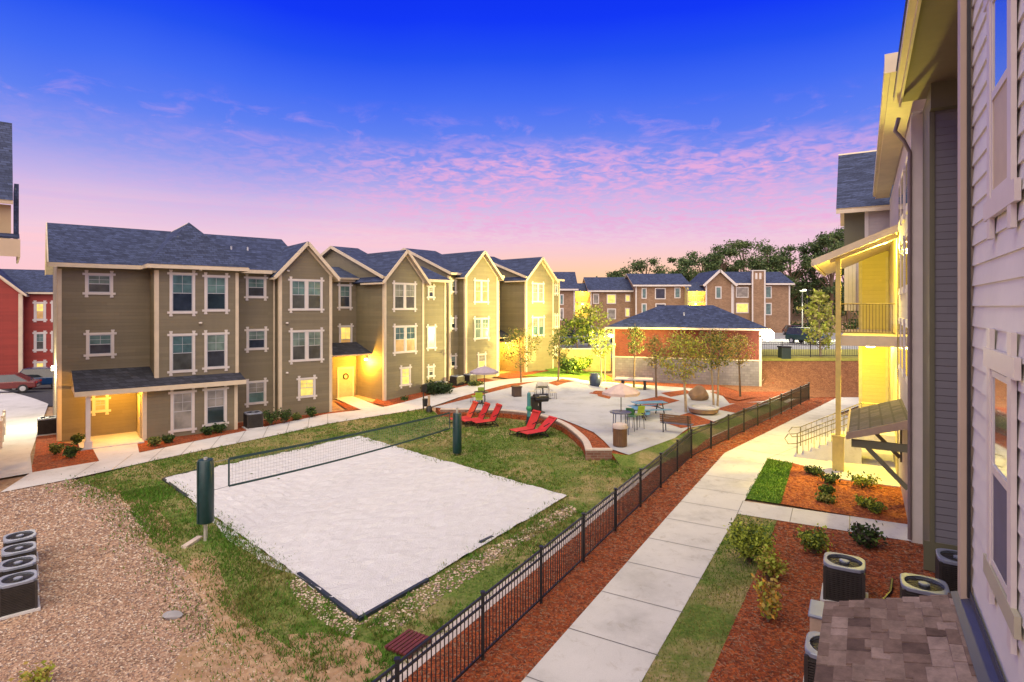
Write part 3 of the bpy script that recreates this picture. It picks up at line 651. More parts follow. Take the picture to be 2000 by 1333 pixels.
# ---- the three blocks behind
A2 = math.atan2(.752, .66)
def townblock(ox, oy, z, label, gx, rx, lx=None, zev=8.32, zp=10.2, RZ=10.85, ry=6.0, mat=None, endx=None):
    b = Bld('apartment_building', ox, oy, A2, z, label, group=LG); w = MB(); rf = MB(); tr = MB()
    g1 = b.u(gx); r1 = b.u(rx, -.35); l0 = b.u(lx, -.8) if lx else 0
    poly = [(0,0),(g1,0),(g1,.35),(r1,.35),(r1,11.5),(l0,11.5)]
    if lx: poly += [(l0,.8),(0,.8)]
    else: poly[-1] = (0,11.5)
    w.prism(poly, -.6, zev, top=False)
    x0 = l0-.3; xr1 = r1+.3; x1 = g1*.5+.3; sl = (RZ-zev)/(ry+.3); ys = .05
    sr_ = MB(); sr_.slab([(g1-.1,ys,zev+.08),(xr1,ys,zev+.08),(xr1,3.4,zev+1.25),(g1-.1,3.4,zev+1.25)], .14, 0, 1, 2); sr_.slab([(g1-.1,11.5,zev+.08),(xr1,11.5,zev+.08),(xr1,3.4,zev+1.25),(g1-.1,3.4,zev+1.25)], .14, 0, 1, 2); sr_.build('end_roof', [m_roof, m_trim, m_soff], b.root)
    y0_ = -.3 if not lx else .3; k_ = (RZ-zev-.1)/(ry-y0_); y1_ = max(y0_,.12)
    rf.slab([(x0,y0_,zev+.1),(-.02,y0_,zev+.1),(-.02,ry,RZ),(x0,ry,RZ)], .14, 0, 1, 2)
    rf.slab([(-.02,y1_,zev+.1+k_*(y1_-y0_)),(x1,y1_,zev+.1+k_*(y1_-y0_)),(x1,ry,RZ),(-.02,ry,RZ)], .14, 0, 0, 2)
    rf.slab([(x0,2*ry,zev+.1),(x1,2*ry,zev+.1),(x1,ry,RZ),(x0,ry,RZ)], .14, 0, 1, 2)
    for xx in (l0, x1-.1):
        y0 = .8 if lx else .0
        if xx != l0: y0 = 0
        w.add([(xx,y0,zev),(xx,11.5,zev),(xx,ry,RZ-.12)], [(0,1,2)])
    for xx in (x0,):
        tr.bar((xx,-.3 if not lx else .3,zev+.02),(xx,ry,RZ-.08),.05,.2); tr.bar((xx,2*ry,zev+.02),(xx,ry,RZ-.08),.05,.2)
    gable_front(b, 0, g1, 0, zev, zp, 5.5, ov=.32, roofmb=rf, wallmb=w, trimmb=tr)
    ye = -.32 if not lx else .28
    tr.box(g1+.3, xr1, ys-.08, ys, zev-.12, zev+.06)
    if lx: tr.box(x0, -.3, ye-.06, ye+.02, zev-.08, zev+.09)
    for x, v, sd in ((0,0,0),(g1,0,1),(r1,-.35,1),(g1+.03,-.35,0)): corner_board(tr, x, v, 0, zev-.1, .17, sd)
    tr.box(-.03,0,0,.16,0,zev-.1); tr.box(r1,r1+.03,.35,.5,0,zev-.1); tr.box(g1,g1+.03,0,.16,0,zev-.1)
    if lx: corner_board(tr, l0, -.8, 0, zev-.1, .17, 0); tr.box(l0-.03,l0,.8,.96,0,zev-.1)
    b.w, b.r, b.t, b.g1, b.r1, b.l0, b.mat = w, rf, tr, g1, r1, l0, mat or m_siding2
    return b
def finish(b):
    b.w.build('wall', b.mat, b.root); b.r.build('roof', [m_roof, m_trim, m_soff], b.root); b.t.build('trim', m_trim, b.root)
b2 = townblock(-8.5, 38.8, 0, 'second taupe block along the left walk, gable just right of the lit recessed entry', 828, 871)
b = b2; finish(b)
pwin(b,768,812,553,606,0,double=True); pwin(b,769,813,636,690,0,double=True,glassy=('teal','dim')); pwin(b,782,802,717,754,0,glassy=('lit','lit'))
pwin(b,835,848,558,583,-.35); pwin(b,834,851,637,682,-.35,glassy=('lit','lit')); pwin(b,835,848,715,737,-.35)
b3 = townblock(-3.65, 45.7, .62, 'third block of the left row with lit double window under its gable', 972, 974.5, lx=877, zev=8.35, zp=10.2, RZ=10.7)
b = b3
rec0 = b.r1; b.w.prism([(rec0,3.2),(rec0+3.5,3.2),(rec0+3.5,9),(rec0,9)], -.6, 8.3, top=False)
er = MB(); er.slab([(rec0+.03,1.6,3.1),(rec0+3.5,1.6,3.1),(rec0+3.5,3.19,3.7),(rec0+.03,3.19,3.7)], .1, 0, 1, 2); er.build('entry_roof', [m_roofp, m_trim, m_soff], b.root)
b.r.slab([(rec0-.1,2.8,8.2),(rec0+3.5,2.8,8.2),(rec0+3.5,6,10.0),(rec0-.1,6,10.0)], .1, 0, 1, 2)
finish(b)
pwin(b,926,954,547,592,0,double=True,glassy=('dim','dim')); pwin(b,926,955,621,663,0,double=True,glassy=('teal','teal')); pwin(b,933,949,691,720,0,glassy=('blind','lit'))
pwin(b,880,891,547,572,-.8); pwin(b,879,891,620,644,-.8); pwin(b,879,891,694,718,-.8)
dx0, dx1 = b.u(1003,-3.2), b.u(1017,-3.2); dm = MB(); dm.box(dx0,dx1,3.15,3.2,.05,2.1); dm.build('door', m_door, b.root)
b4 = townblock(1.22, 51.5, .62, 'farthest olive block of the row, end wall washed by yellow light beside the back lawn', 1081, 1093, zev=8.35, zp=10.2, RZ=10.7)
b = b4; finish(b)
er = MB(); er.slab([(-1.7,.5,2.75),(-.03,.5,3.25),(-.03,4.4,3.25),(-1.7,4.4,2.75)], .1, 0, 1, 2); er.build('entry_roof', [m_roofp, m_trim, m_soff], b.root)
for yy in (1.9, 2.9): lp = pl.build('porch_lamp', m_bulb, b.root, loc=(-.5, yy, 2.55))
lamp('porch_light', (-.25,-1.0,-.3), 950, (1,.50,.05), lp, .1)
pwin(b,1039,1062,553,591,0,double=True,glassy=('blind','blind')); pwin(b,1039,1063,619,657,0,double=True,glassy=('blind','teal'))
pwin(b,1083,1089,556,575,-.35); pwin(b,1083,1089,678,694,-.35); pwin(b,1083,1089,615,640,-.35,glassy=('blind','blind'))

# ---- red block far left
B = Bld('apartment_building', 0,0,0,0, 'red sided block with navy roof at the far left beyond the drive', group=None); bpy.data.objects.remove(B.root)
ax, ay = at(48,600,58)[:2]
B = Bld('apartment_building', ax, ay, R(32), -.8, 'red sided block with navy roof at the far left beyond the drive'); b = B
w = MB(); rf = MB(); tr = MB(); zr = 8.6
w.prism([(-6,-1.2),(0,-1.2),(0,0),(11,0),(11,11),(-6,11)], -.5, zr, top=False)
rf.slab([(-6.3,-.35,zr+.08),(11.3,-.35,zr+.08),(11.3,5.5,11.2),(-6.3,5.5,11.2)], .14, 0, 1, 2)
rf.slab([(-6.3,11.4,zr+.08),(11.3,11.4,zr+.08),(11.3,5.5,11.2),(-6.3,5.5,11.2)], .14, 0, 1, 2)
gable_front(b, -6, 0, 1.2, zr, 11.4, 5, ov=.35, roofmb=rf, wallmb=w, trimmb=tr)
corner_board(tr, 0, 1.2, 0, zr-.1, .3, 1); tr.box(0,.03,-1.2,-.9,0,zr-.1); tr.box(.35,11.3,-.42,-.33,zr-.1,zr+.07)
w.build('wall', m_red, b.root); rf.build('roof', [m_roof,m_trim,m_soff], b.root); tr.build('trim', m_trim, b.root)
for px0,px1,py0,py1,g in ((66,90,590,627,('lit','dim')),(66,90,649,686,('teal','navy')),(66,90,706,742,('lit','lit')),(100,124,590,627,('teal','navy')),(100,124,649,686,('teal','navy'))): pwin(b,px0,px1,py0,py1,0,glassy=g,tw=.2)

# ---- roof corner of the neighbouring block at the left edge
nb = empty('apartment_building', (-17.4, 20.4, 0), R(41), 'dark roofed block of which only a tan eave corner shows at the left edge', 'apartment building')
mb = MB(); mb.box(-9.8,-.55,.6,9,-.1,8.3); mb.box(-9.8,-.08,.2,9,8.95,9.98); mb.build('wall', M('tan_board', (.52,.38,.20), .6, .06, 2), nb)
mb = MB(); mb.slab([(-10,-.15,10.10),(-.03,-.15,10.10),(-.03,3.3,13.6),(-10,3.3,13.6)], .10, 0, 1, 1)
mb.build('roof', [m_roof, m_trim], nb)
mb = MB(); mb.slab([(-10,-.34,8.82),(.14,-.34,8.82),(.14,.19,8.98),(-10,.19,8.98)], .06, 0, 0, 1); mb.build('pent_roof', [m_roof, m_trim], nb)
mb = MB(); mb.box(-10,.16,-.40,-.34,8.14,8.74); mb.box(.10,.16,-.34,4,8.14,8.74); mb.box(-10,-.03,-.20,-.152,9.96,10.06); mb.build('trim', M('tan_fascia', (.56,.43,.28), .6, .06, 2), nb)
mb = MB(); mb.box(.0,.13,.22,2.4,8.99,10.75); mb.build('side_dormer', m_roof, nb)
# ================================================================== THE BUILDING ON THE RIGHT (camera's side)
AR = math.atan2(.857, .515); RO = (4.22, 5.35)
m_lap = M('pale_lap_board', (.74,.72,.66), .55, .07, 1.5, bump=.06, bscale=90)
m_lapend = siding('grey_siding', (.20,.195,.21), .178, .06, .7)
m_cbd = M('tan_corner_board', (.50,.39,.29), .55, .06, 2)
m_olive = M('olive_trim', (.16,.155,.09), .6, .06, 2)
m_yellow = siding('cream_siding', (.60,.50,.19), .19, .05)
m_soffb = M('brown_soffit', (.20,.155,.10), .7, .08, 1.5)
rb = empty('apartment_building', (RO[0], RO[1], 0), AR, 'pale lap sided block the camera stands against at the right edge, brown shingled porch roof below', 'apartment building')
rb['label'] = 'pale lap sided apartment block filling the right edge, brown shingled porch roof below'
def tloc(px, y=0.0):
    """position along the right hand front (local x) of a photo column on the plane local y"""
    r = (px-CX)/F; c, s = .515, .857; bx = RO[0]-y*s; by = RO[1]+y*c
    return (r*by-bx)/(c-r*s)
def tD(px, y=0.0): return RO[1]+y*.515+tloc(px, y)*.857
def tz(px, py, y=0.0): return EYE-(py-HZ)/F*tD(px, y)
# near front: real lapped boards
mb = MB(); pitch = .178; k = 0; z = 0
while z < 11.6:
    mb.add([(-11,.026,z),(0,.026,z),(0,.010,z+pitch),(-11,.010,z+pitch),(-11,.008,z),(0,.008,z)], [(0,1,2,3),(0,4,5,1)]); z += pitch
mb.build('lap_siding', m_lap, rb, fix=False)
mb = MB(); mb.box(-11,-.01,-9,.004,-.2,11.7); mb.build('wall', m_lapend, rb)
mb = MB(); mb.box(-.15,.03,.0,.105,3.72,11.7); mb.box(-.02,.03,-.14,.0,-.1,11.7); mb.build('corner_board', m_cbd, rb)
mb = MB(); mb.box(-.19,-.152,.035,.06,3.8,11.7); mb.build('downspout', m_dark, rb)
def nearwin(t0, t1, z0, z1, upper, lower, dark):
    mb = MB(); y = .030; tw = .115
    mb.box(t0-tw, t0, y, y+.03, z0-.3, z1+.3); mb.box(t1, t1+tw, y, y+.03, z0-.3, z1+.3)
    mb.box(t0-tw-.12, t1+tw+.12, y, y+.034, z0-.15, z0-.01, 1); mb.box(t0-tw-.12, t1+tw+.12, y, y+.034, z1+.01, z1+.15)
    w = mb.build('window', [m_trimw, m_olwin if dark else m_trimw], rb); f = .045; zm = (z0+z1)/2
    sb = MB(); sb.box(t0,t0+f,y-.02,y+.022,z0,z1); sb.box(t1-f,t1,y-.02,y+.022,z0,z1); sb.box(t0+f,t1-f,y-.02,y+.022,z0,z0+f); sb.box(t0+f,t1-f,y-.02,y+.022,z1-f,z1); sb.box(t0+f,t1-f,y-.02,y+.024,zm-.03,zm+.03)
    sb.build('sash', m_trimw, w)
    for a, c, m in ((z0,zm,lower),(zm,z1,upper)):
        pm = MB(); pm.add([(t0,y+.014,a),(t1,y+.014,a),(t1,y+.014,c),(t0,y+.014,c)], [(0,1,2,3)]); pm.build('pane', m, w, fix=False)
m_mirror, t_, b_ = newmat('mirror_glass'); b_.inputs['Base Color'].default_value = (.55,.6,.65,1); b_.inputs['Metallic'].default_value = .9; b_.inputs['Roughness'].default_value = .04
m_screen = M('insect_screen', (.15,.145,.19), .7, .08, spec=.15)
m_blindn = M('blind_beige', (.55,.45,.28), .5, .08, spec=.25)
m_olwin = M('olive_window_trim', (.46,.43,.30), .55, .05, 2)
ta, tb = tloc(1953), tloc(1990)
nearwin(tb, ta, tz(1955,384), tz(1955,384)+1.46, m_mirror, m_blindn, False)
nearwin(tb, ta, tz(1955,1108), tz(1955,724), m_mirror, m_screen, True)
for t in (-4.6, -8.6):
    for z0 in (1.7, 4.51, 7.2): nearwin(t-.9, t, z0, z0+1.44, m_mirror, m_blindn, False)
# brown shingle porch roof under the window: separate tabs in four tones
PRX = 1.2; zin, zout = 3.76, 3.36
m_tabs = [shingle('brown_shingle', c, .12, 9, 9) for c in ((.21,.142,.115),(.265,.188,.152),(.13,.085,.070),(.34,.25,.21))]
for m in m_tabs: m.node_tree.nodes['Principled BSDF'].inputs['Roughness'].default_value = .9
mb = MB(); ang = math.atan2(zin-zout, PRX); Ls = math.hypot(PRX, zin-zout); rows = 9; rh = Ls/rows
rng = random.Random(4)
for i in range(rows):
    x = -6.0+rng.uniform(-.2,0)
    while x < .03:
        wd = rng.choice((.14,.18,.22,.26)); x1 = min(x+wd-.008, .03); o0 = i*rh-(.05 if rng.random() < .6 else .0); o1 = (i+1)*rh
        lift = .014+(.010 if rng.random() < .45 else 0); c = rng.choice((0,0,1,1,1,2,3))
        def pt(s, lf): return (PRX-(s*math.cos(ang))+math.sin(ang)*0, zout+s*math.sin(ang)+lf)
        (ya, za), (yb, zb) = pt(max(0,o0), lift), pt(o1, .002); (yc, zc) = pt(max(0,o0), -.004)
        mb.add([(x,ya,za),(x1,ya,za),(x1,yb,zb),(x,yb,zb),(x,yc,zc),(x1,yc,zc)], [(0,1,2,3),(0,4,5,1),(0,3,4),(1,5,2)], c); x = x1+.008
pr_ = mb.build('porch_roof', m_tabs, rb, fix=False)
mb = MB(); mb.slab([(-6,PRX,zout-.012),(.02,PRX,zout-.012),(.02,.035,zin-.012),(-6,.035,zin-.012)], .14); mb.build('roof_deck', m_trim, pr_)
mb = MB(); mb.box(-6,.03,.034,.044,zin-.01,zin+.10); mb.slab([(-6,.16,zin-.02),(.03,.16,zin-.02),(.03,.044,zin+.022),(-6,.044,zin+.022)], .01); mb.build('flashing', M('flashing', (.045,.05,.085), .45, .1), pr_)
# deep recess: soffit, beam, end wall of the next block
mb = MB(); mb.box(-11,11.4,-5.0,.0,11.70,11.85); mb.build('soffit', m_soffb, rb)
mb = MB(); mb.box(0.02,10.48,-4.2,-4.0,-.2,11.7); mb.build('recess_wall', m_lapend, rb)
mb = MB(); mb.box(10.2,10.48,-4.0,-.52,11.1,11.7); mb.build('beam', m_olive, rb)
mb = MB(); mb.box(-11,11.55,.0,.05,11.62,11.86); mb.box(-11,11.5,.05,.17,11.74,11.90); mb.build('gutter', m_trim, rb)
mb = MB(); mb.slab([(-11.2,.2,11.93),(11.5,.2,11.93),(11.5,-4.5,14.3),(-11.2,-4.5,14.3)], .05); mb.build('roof', m_roof, rb)

rc = empty('apartment_building', (RO[0], RO[1], 0), AR, 'grey sided middle section of the right hand building, dark corner and entry canopy', 'apartment building')
FY = -.29
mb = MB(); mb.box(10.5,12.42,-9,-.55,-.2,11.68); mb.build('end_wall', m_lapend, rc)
mb = MB(); mb.box(10.47,10.5,-9,-.40,.05,.75); mb.box(10.5,12.40,-.55,-.52,-.1,11.66); mb.box(10.47,10.5,-.62,-.55,.75,11.66); mb.build('corner_board', m_olive, rc)
m_stone = brick('mixed_stone', (.34,.27,.22), (.50,.42,.37), (.30,.25,.22), .34, .16, .02)
m_pink = siding('pale_siding', (.50,.44,.42), .178, .06)
mb = MB(); mb.box(12.42,27.9,-9,FY,-.2,5.25); mb.box(12.42,27.9,-9,FY-.003,5.25,11.7,1); mb.build('wall', [m_pink, m_pink], rc)
mb = MB(); mb.box(12.38,12.42,-.55,FY+.02,.02,11.6); mb.box(12.42,12.56,FY,FY+.03,.02,11.6); mb.build('trim', m_trimw, rc)
mb = MB(); mb.tube([(12.30,.02,11.55),(12.30,.10,11.2),(12.30,-.10,10.9),(12.36,FY+.06,10.6),(12.36,FY+.06,.1)], .05, 8); mb.build('downspout', M('downspout_brown',(.20,.15,.15),.4), rc)
mb = MB(); mb.slab([(9.6,.34,12.25),(28.2,.34,12.25),(28.2,-4.5,14.6),(9.6,-4.5,14.6)], .1, 0, 1, 1); mb.build('roof', [m_roof, m_trim], rc)
mb = MB(); mb.box(9.6,28.2,.30,.42,12.0,12.22); mb.box(9.6,28.2,-.29,.30,11.90,11.99); mb.box(9.55,9.60,-.1,.42,11.9,12.35); mb.build('gutter', m_trim, rc)
for t in (13.4, 15.6, 17.4):
    for z0, z1 in ((1.3,2.9),(4.3,5.9),(6.95,8.55),(9.3,10.7)):
        if z0 < 4 and t < 18: continue
        mb = MB(); mb.box(t,t+.9,FY,FY+.05,z0,z1); mb.box(t-.1,t+1.0,FY,FY+.06,z0-.12,z0); mb.box(t-.1,t+1.0,FY,FY+.06,z1,z1+.12); w_ = mb.build('window', m_trimw, rc)
        pm = MB(); pm.box(t+.1,t+.8,FY+.05,FY+.055,z0+.1,z1-.1); pm.build('pane', m_navy, w_)
# entry canopy with brace
mb = MB(); c0, c1 = 13.0, 17.4
mb.slab([(c0,1.22,2.72),(c1,1.22,2.72),(c1,FY,3.25),(c0,FY,3.25)], .06, 0, 1, 1); mb.box(c0-.04,c1+.04,1.22,1.28,2.52,2.74,1)
mb.add([(c0-.03,1.22,2.53),(c0-.03,1.22,2.72),(c0-.03,FY,3.24),(c0-.03,FY,3.0),(c0,1.22,2.53),(c0,1.22,2.72),(c0,FY,3.24),(c0,FY,3.0)], [(0,1,2,3),(4,7,6,5),(0,4,5,1),(1,5,6,2),(2,6,7,3),(3,7,4,0)], 1)
cn_ = mb.build('entry_canopy', [shingle('canopy_shingle', (.085,.07,.082)), M('canopy_trim', (.40,.29,.20), .6)], rc)
for t in (c0+.12, c1-.25):
    mb = MB(); mb.box(t,t+.12,FY,1.15,2.28,2.50); mb.bar((t+.06,.75,2.30),(t+.06,FY+.06,1.25),.10,.12); mb.box(t,t+.12,FY,FY+.06,1.1,2.5); mb.build('bracket', m_olive, cn_)

# stair tower with the lit balcony
st_ = empty('stair_tower', (RO[0], RO[1], 0), AR, 'yellow lit open stair tower with a railed balcony, slender corner post and lean-to roof', 'stair tower')
ty0 = 19.3; PY = 1.68; tf = 27.95
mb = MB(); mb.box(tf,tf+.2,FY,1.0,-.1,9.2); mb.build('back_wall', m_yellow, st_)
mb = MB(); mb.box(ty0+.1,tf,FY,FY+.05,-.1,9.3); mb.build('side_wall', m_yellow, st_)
mb = MB(); mb.box(tf-.04,tf,.88,1.04,0,8.9); mb.box(tf-.04,tf,FY+.05,FY+.17,0,8.9); mb.build('trim', M('cream_board',(.58,.50,.30),.6), st_)
mb = MB(); mb.box(ty0-.09,ty0+.09,PY-.09,PY+.09,1.35,8.3); mb.box(ty0-.2,ty0+.2,PY-.2,PY+.2,-.05,1.35); mb.box(ty0-.23,ty0+.23,PY-.23,PY+.23,1.35,1.41); mb.build('post', M('lamplit_cream_post',(.60,.48,.15),.55), st_)  # post is cream; the lamp's yellow is put into its colour
mb = MB(); mb.box(ty0+.4,tf,FY+.05,PY-.1,4.98,5.26); mb.box(ty0,ty0+.4,FY+.05,PY-.1,4.90,5.30); mb.build('balcony_floor', m_trim, st_)
mb = MB()
for z in (5.42, 6.52): mb.tube([(ty0+.06,FY+.1,z),(ty0+.06,PY-.1,z)], .025, 6)
for i in range(17):
    y = FY+.2+i*(PY-FY-.3)/16; mb.tube([(ty0+.06,y,5.42),(ty0+.06,y,6.52)], .011, 5)
mb.build('railing', M('bronze_metal',(.14,.10,.04),.5), st_)
mb = MB(); mb.slab([(ty0-.35,PY+.85,8.22),(tf+.4,PY+.85,8.22),(tf+.4,FY,9.42),(ty0-.35,FY,9.42)], .14, 0, 1, 1); mb.bar((ty0-.38,PY+.87,8.12),(ty0-.38,FY,9.32),.06,.26,1); mb.box(ty0-.3,tf+.3,PY+.83,PY+.93,8.02,8.18,1)
mb.build('roof', [m_roofp, m_trim], st_)
mb = MB(); mb.bar((ty0,PY+.3,8.22),(ty0,FY+.06,9.07),.14,.22); mb.build('beam', m_trim, st_)
mb = MB(); mb.lathe([(.10,.18),(.16,.14),(.16,.03),(.10,0)], 12)
for yy in (.35,):
    lp = mb.build('soffit_lamp', m_bulb, st_, loc=(ty0+.15, .22, 8.80)); lamp('tower_light', (.15,.05,-.3), 1250, (1,.79,.10), lp, .12)
lp = mb.build('soffit_lamp', m_bulb, st_, loc=(ty0+1.0, .6, 4.80)); sp = lamp('tower_light', (0,0,-.15), 1600, (1,.74,.06), None, .12, 'SPOT', (0,0,-3), 116, .25); sp.parent = lp
lp = mb.build('soffit_lamp', m_bulb, st_, loc=(ty0+5.2, .45, 4.80)); lamp('tower_light', (0,0,-.15), 750, (1,.76,.08), lp, .12)
# pad, stairs with railings
mb = MB(); mb.prism([(18.0,-.27),(18.0,2.1),(24.2,2.1),(24.2,-.27)], -.1, .045); mb.build('entry_slab', m_conc, st_)
sr = empty('entry_stairs', (RO[0], RO[1], 0), AR, 'short concrete stairs with curled metal handrails beside the yellow lit post', 'stairs')
mb = MB(); n = 8
for i in range(n): mb.box(20.7,22.4,3.3-i*.3-.3,3.3-i*.3,.0,.165*(i+1))
mb.box(20.7,22.4,FY,3.3-n*.3,1.0,.165*n); mb.build('steps', m_conc, sr)
m_rail = M('rail_metal', (.20,.17,.08), .4, .1, metal=.5)
for x in (20.75, 22.35):
    mb = MB(); y0, y1 = 3.25, .9; z0, z1 = 1.02, 2.30
    for dz in (0, -.42): mb.tube([(x,y0+.35,z0+dz-.06),(x,y0,z0+dz),(x,y1,z1+dz),(x,FY+.1,z1+dz)], .022, 6)
    mb.tube([(x,y0+.35,z0-.06),(x,y0+.48,z0-.26),(x,y0+.35,z0-.48)], .022, 6)
    for i in range(12):
        f = i/11; y = y0+(y1-y0)*f; mb.tube([(x,y,z0+(z1-z0)*f-.82-.1),(x,y,z0+(z1-z0)*f)], .011, 5)
    mb.tube([(x,y0,0),(x,y0,z0)], .022, 6); mb.build('handrail', m_rail, sr)

# last section with the steep navy roof
rd = empty('apartment_building', (RO[0], RO[1], 0), AR, 'far section of the right hand building with a steep navy roof above the lean-to', 'apartment building')
def rl(px, py, D):
    X, Y, Z = at(px, py, D); dx, dy = X-RO[0], Y-RO[1]; return (dx*.515+dy*.857, -dx*.857+dy*.515, Z)
e0 = rl(1633,410,31); e1 = rl(1760,392,31); x0 = e0[0]; ez = e0[2]
mb = MB(); yl = e0[1]-.35
mb.box(x0+1.0,x0+9,-9,yl,6.2,ez); mb.box(x0+.45,x0+9,-9,yl-1.0,6.2,ez-.01,1); mb.build('wall', [m_olive, m_pink], rd)
mb = MB()
for i in range(5): mb.box(x0+.86-.01*(i%2),x0+.99,yl-.95+i*.19,yl-.95+i*.19+.18,6.2,9.2)
mb.build('white_panel', m_trimw, rd)
mb = MB(); mb.box(x0+.41,x0+.45,yl-1.12,yl-.95,6.2,ez-.05); mb.build('corner_board', m_trimw, rd)
mb = MB(); mb.slab([(x0,e0[1],ez+.05),(x0,-9,ez+.05),(x0+3.6,-9,ez+3.75),(x0+3.6,e0[1],ez+3.75)], .14, 0, 1, 1); mb.slab([(x0+7.2,e0[1],ez+.05),(x0+7.2,-9,ez+.05),(x0+3.6,-9,ez+3.75),(x0+3.6,e0[1],ez+3.75)], .14, 0, 1, 1)
mb.build('roof', [m_roof, m_trim], rd)
mb = MB(); mb.box(x0-.04,x0+.02,e0[1],-9,ez-.22,ez-.02); mb.build('gutter', m_trim, rd)
mb = MB(); mb.box(x0+1.2,x0+9,-9,-.3,-.2,6.2); mb.build('lower_wall', m_pink, rd)
# ================================================================== PAVILION, RETAINING WALL, FENCES, FAR BLOCKS
m_brk = brick('red_brick', (.125,.022,.015), (.20,.040,.024), (.17,.08,.06))
m_blk = brick('grey_block', (.20,.185,.19), (.27,.25,.255), (.17,.16,.165), .40, .20, .012)
m_farbrk = brick('brown_brick', (.25,.135,.07), (.34,.205,.115), (.31,.235,.17), .30, .10)
pa = Vector(at(1197,743,48.6)[:2]); pb_ = Vector(at(1487,755,44.9)[:2]); ap = math.atan2((pb_-pa).y, (pb_-pa).x); pw = (pb_-pa).length
pv = empty('pavilion', (pa.x, pa.y, .2), ap, 'square brick pavilion with a hipped navy roof and grey block base, floodlight on its corner', 'pavilion')
mb = MB(); mb.box(0,pw,0,8.5,-.4,2.02); mb.build('block_base', m_blk, pv)
mb = MB(); mb.box(0,pw,.03,8.47,2.12,4.58); mb.build('brick_wall', m_brk, pv)
mb = MB(); mb.box(-.04,pw+.04,-.05,8.55,2.02,2.12); mb.box(pw-.16,pw+.03,-.03,.0,-.3,2.02); mb.box(pw-.16,pw+.03,0,.027,2.12,4.5); mb.box(-.03,.16,-.03,.0,-.3,2.02); mb.box(-.03,.16,0,.027,2.12,4.5); mb.box(pw,pw+.03,.027,.2,2.12,4.5); mb.build('trim', m_trim, pv)
o_ = .55; z0, z1 = 4.55, 6.35; hx0, hx1 = 3.5, pw-3.5; hy = 4.25
mb = MB()
c4 = [(-o_,-o_,z0),(pw+o_,-o_,z0),(pw+o_,8.5+o_,z0),(-o_,8.5+o_,z0)]; r2 = [(hx0,hy,z1),(hx1,hy,z1)]
mb.slab([c4[0],c4[1],r2[1],r2[0]], .1,0,1,1); mb.slab([c4[2],c4[3],r2[0],r2[1]], .1,0,1,1); mb.slab([c4[1],c4[2],r2[1]], .1,0,1,1); mb.slab([c4[3],c4[0],r2[0]], .1,0,1,1); mb.build('roof', [m_roof,m_trim], pv)
mb = MB(); mb.box(-o_,pw+o_,-o_-.05,-o_+.02,z0-.15,z0-.02); mb.box(-o_-.05,-o_,-o_,8.5+o_,z0-.22,z0-.02); mb.box(pw+o_,pw+o_+.05,-o_,8.5+o_,z0-.22,z0-.02); mb.build('gutter', m_trim, pv)
mb = MB(); mb.tube([(5.6,2.0,5.2),(5.6,2.0,5.75)], .07, 8); mb.build('roof_vent', m_pmetal, pv)
mb = MB(); mb.lathe([(.05,-.40),(.26,-.34),(.40,-.18),(.43,0),(.40,.18),(.26,.34),(.05,.40)], 20); m_flood = M('flood_glow',(1,1,.95),.5,0,emit=(1,.95,.72),es=60)
fx = Vector(at(1500,655,42.6)); pv_inv = Matrix.Rotation(-ap,4,'Z') @ Matrix.Translation((-pa.x,-pa.y,-.2)); fl_ = pv_inv @ fx
arm = MB(); arm.bar((pw-.1,0.0,3.95),(fl_.x,fl_.y+.15,3.95),.07,.07); arm.build('lamp_arm', m_dark, pv)
lp = mb.build('floodlight', m_flood, pv, loc=fl_)
lamp('flood_spot', tuple(fx+Vector((-.55,-.25,.15))), 41000, (1,.79,.24), None, .2, 'SPOT', (0.0,48.2,4.0), 55, .8)
lamp('flood_glow', tuple(fx+Vector((.35,-.5,-.1))), 1150, (1,.84,.46), None, .25)
mb = MB(); mb.box(-.32,-.03,-.1,.2,3.7,3.95); lp = mb.build('unseen_wall_lamp', m_bulb, pv); lamp('unseen_wall_light', (-1.0,.1,3.6), 5200, (1,.82,.22), lp, .2)  # unseen lamp, added to light the board fence, back lawn and end block

# retaining wall with planted top
m_rw = brick('wall_brick', (.20,.085,.06), (.30,.15,.11), (.30,.22,.18), .30, .11, .012)
m_cap = M('cast_cap', (.55,.46,.40), .8, .1, 6)
rw = empty('retaining_wall', (0,0,0), 0, 'curved low brick wall with a pale cap holding up the patio above the lawn', 'retaining wall')
def smooth_path(pts, n=6):
    out = []
    for i in range(len(pts)-1):
        p0 = Vector(pts[max(0,i-1)]); p1 = Vector(pts[i]); p2 = Vector(pts[i+1]); p3 = Vector(pts[min(len(pts)-1,i+2)])
        for k in range(n):
            t = k/n; out.append(.5*((2*p1)+(-p0+p2)*t+(2*p0-5*p1+4*p2-p3)*t*t+(-p0+3*p1-3*p2+p3)*t**3))
    return out+[Vector(pts[-1])]
oc = smooth_path([Vector(p) for p in capo]); ic = smooth_path([Vector(p) for p in capi])
def inset(path, k):
    r = []
    for i, p in enumerate(path):
        d = (path[min(i+1,len(path)-1)]-path[max(i-1,0)]).normalized(); r.append(p+Vector((-d.y,d.x))*k)
    return r
bc = inset(oc, .24); ocl = inset(oc, -.03)
def strip(mb, a, b, z0, z1, mi=0):
    n = len(a)
    for i in range(n-1):
        q = [a[i],a[i+1],b[i+1],b[i]]; mb.prism([(p.x,p.y) for p in q], z0, z1, mi, True, True)
mb = MB(); strip(mb, oc, bc, -.1, WZ-.06); n0 = oc[-1]; n1 = ic[-1]
ed = (n1-n0).normalized(); en = Vector((-ed.y,ed.x)); mb.prism([tuple(n0-en*.02-ed*.012),tuple(n1-en*.02),tuple(n1+en*.24),tuple(n0+en*.24-ed*.012)], -.1, WZ-.064); mb.build('wall', m_rw, rw, fix=True)
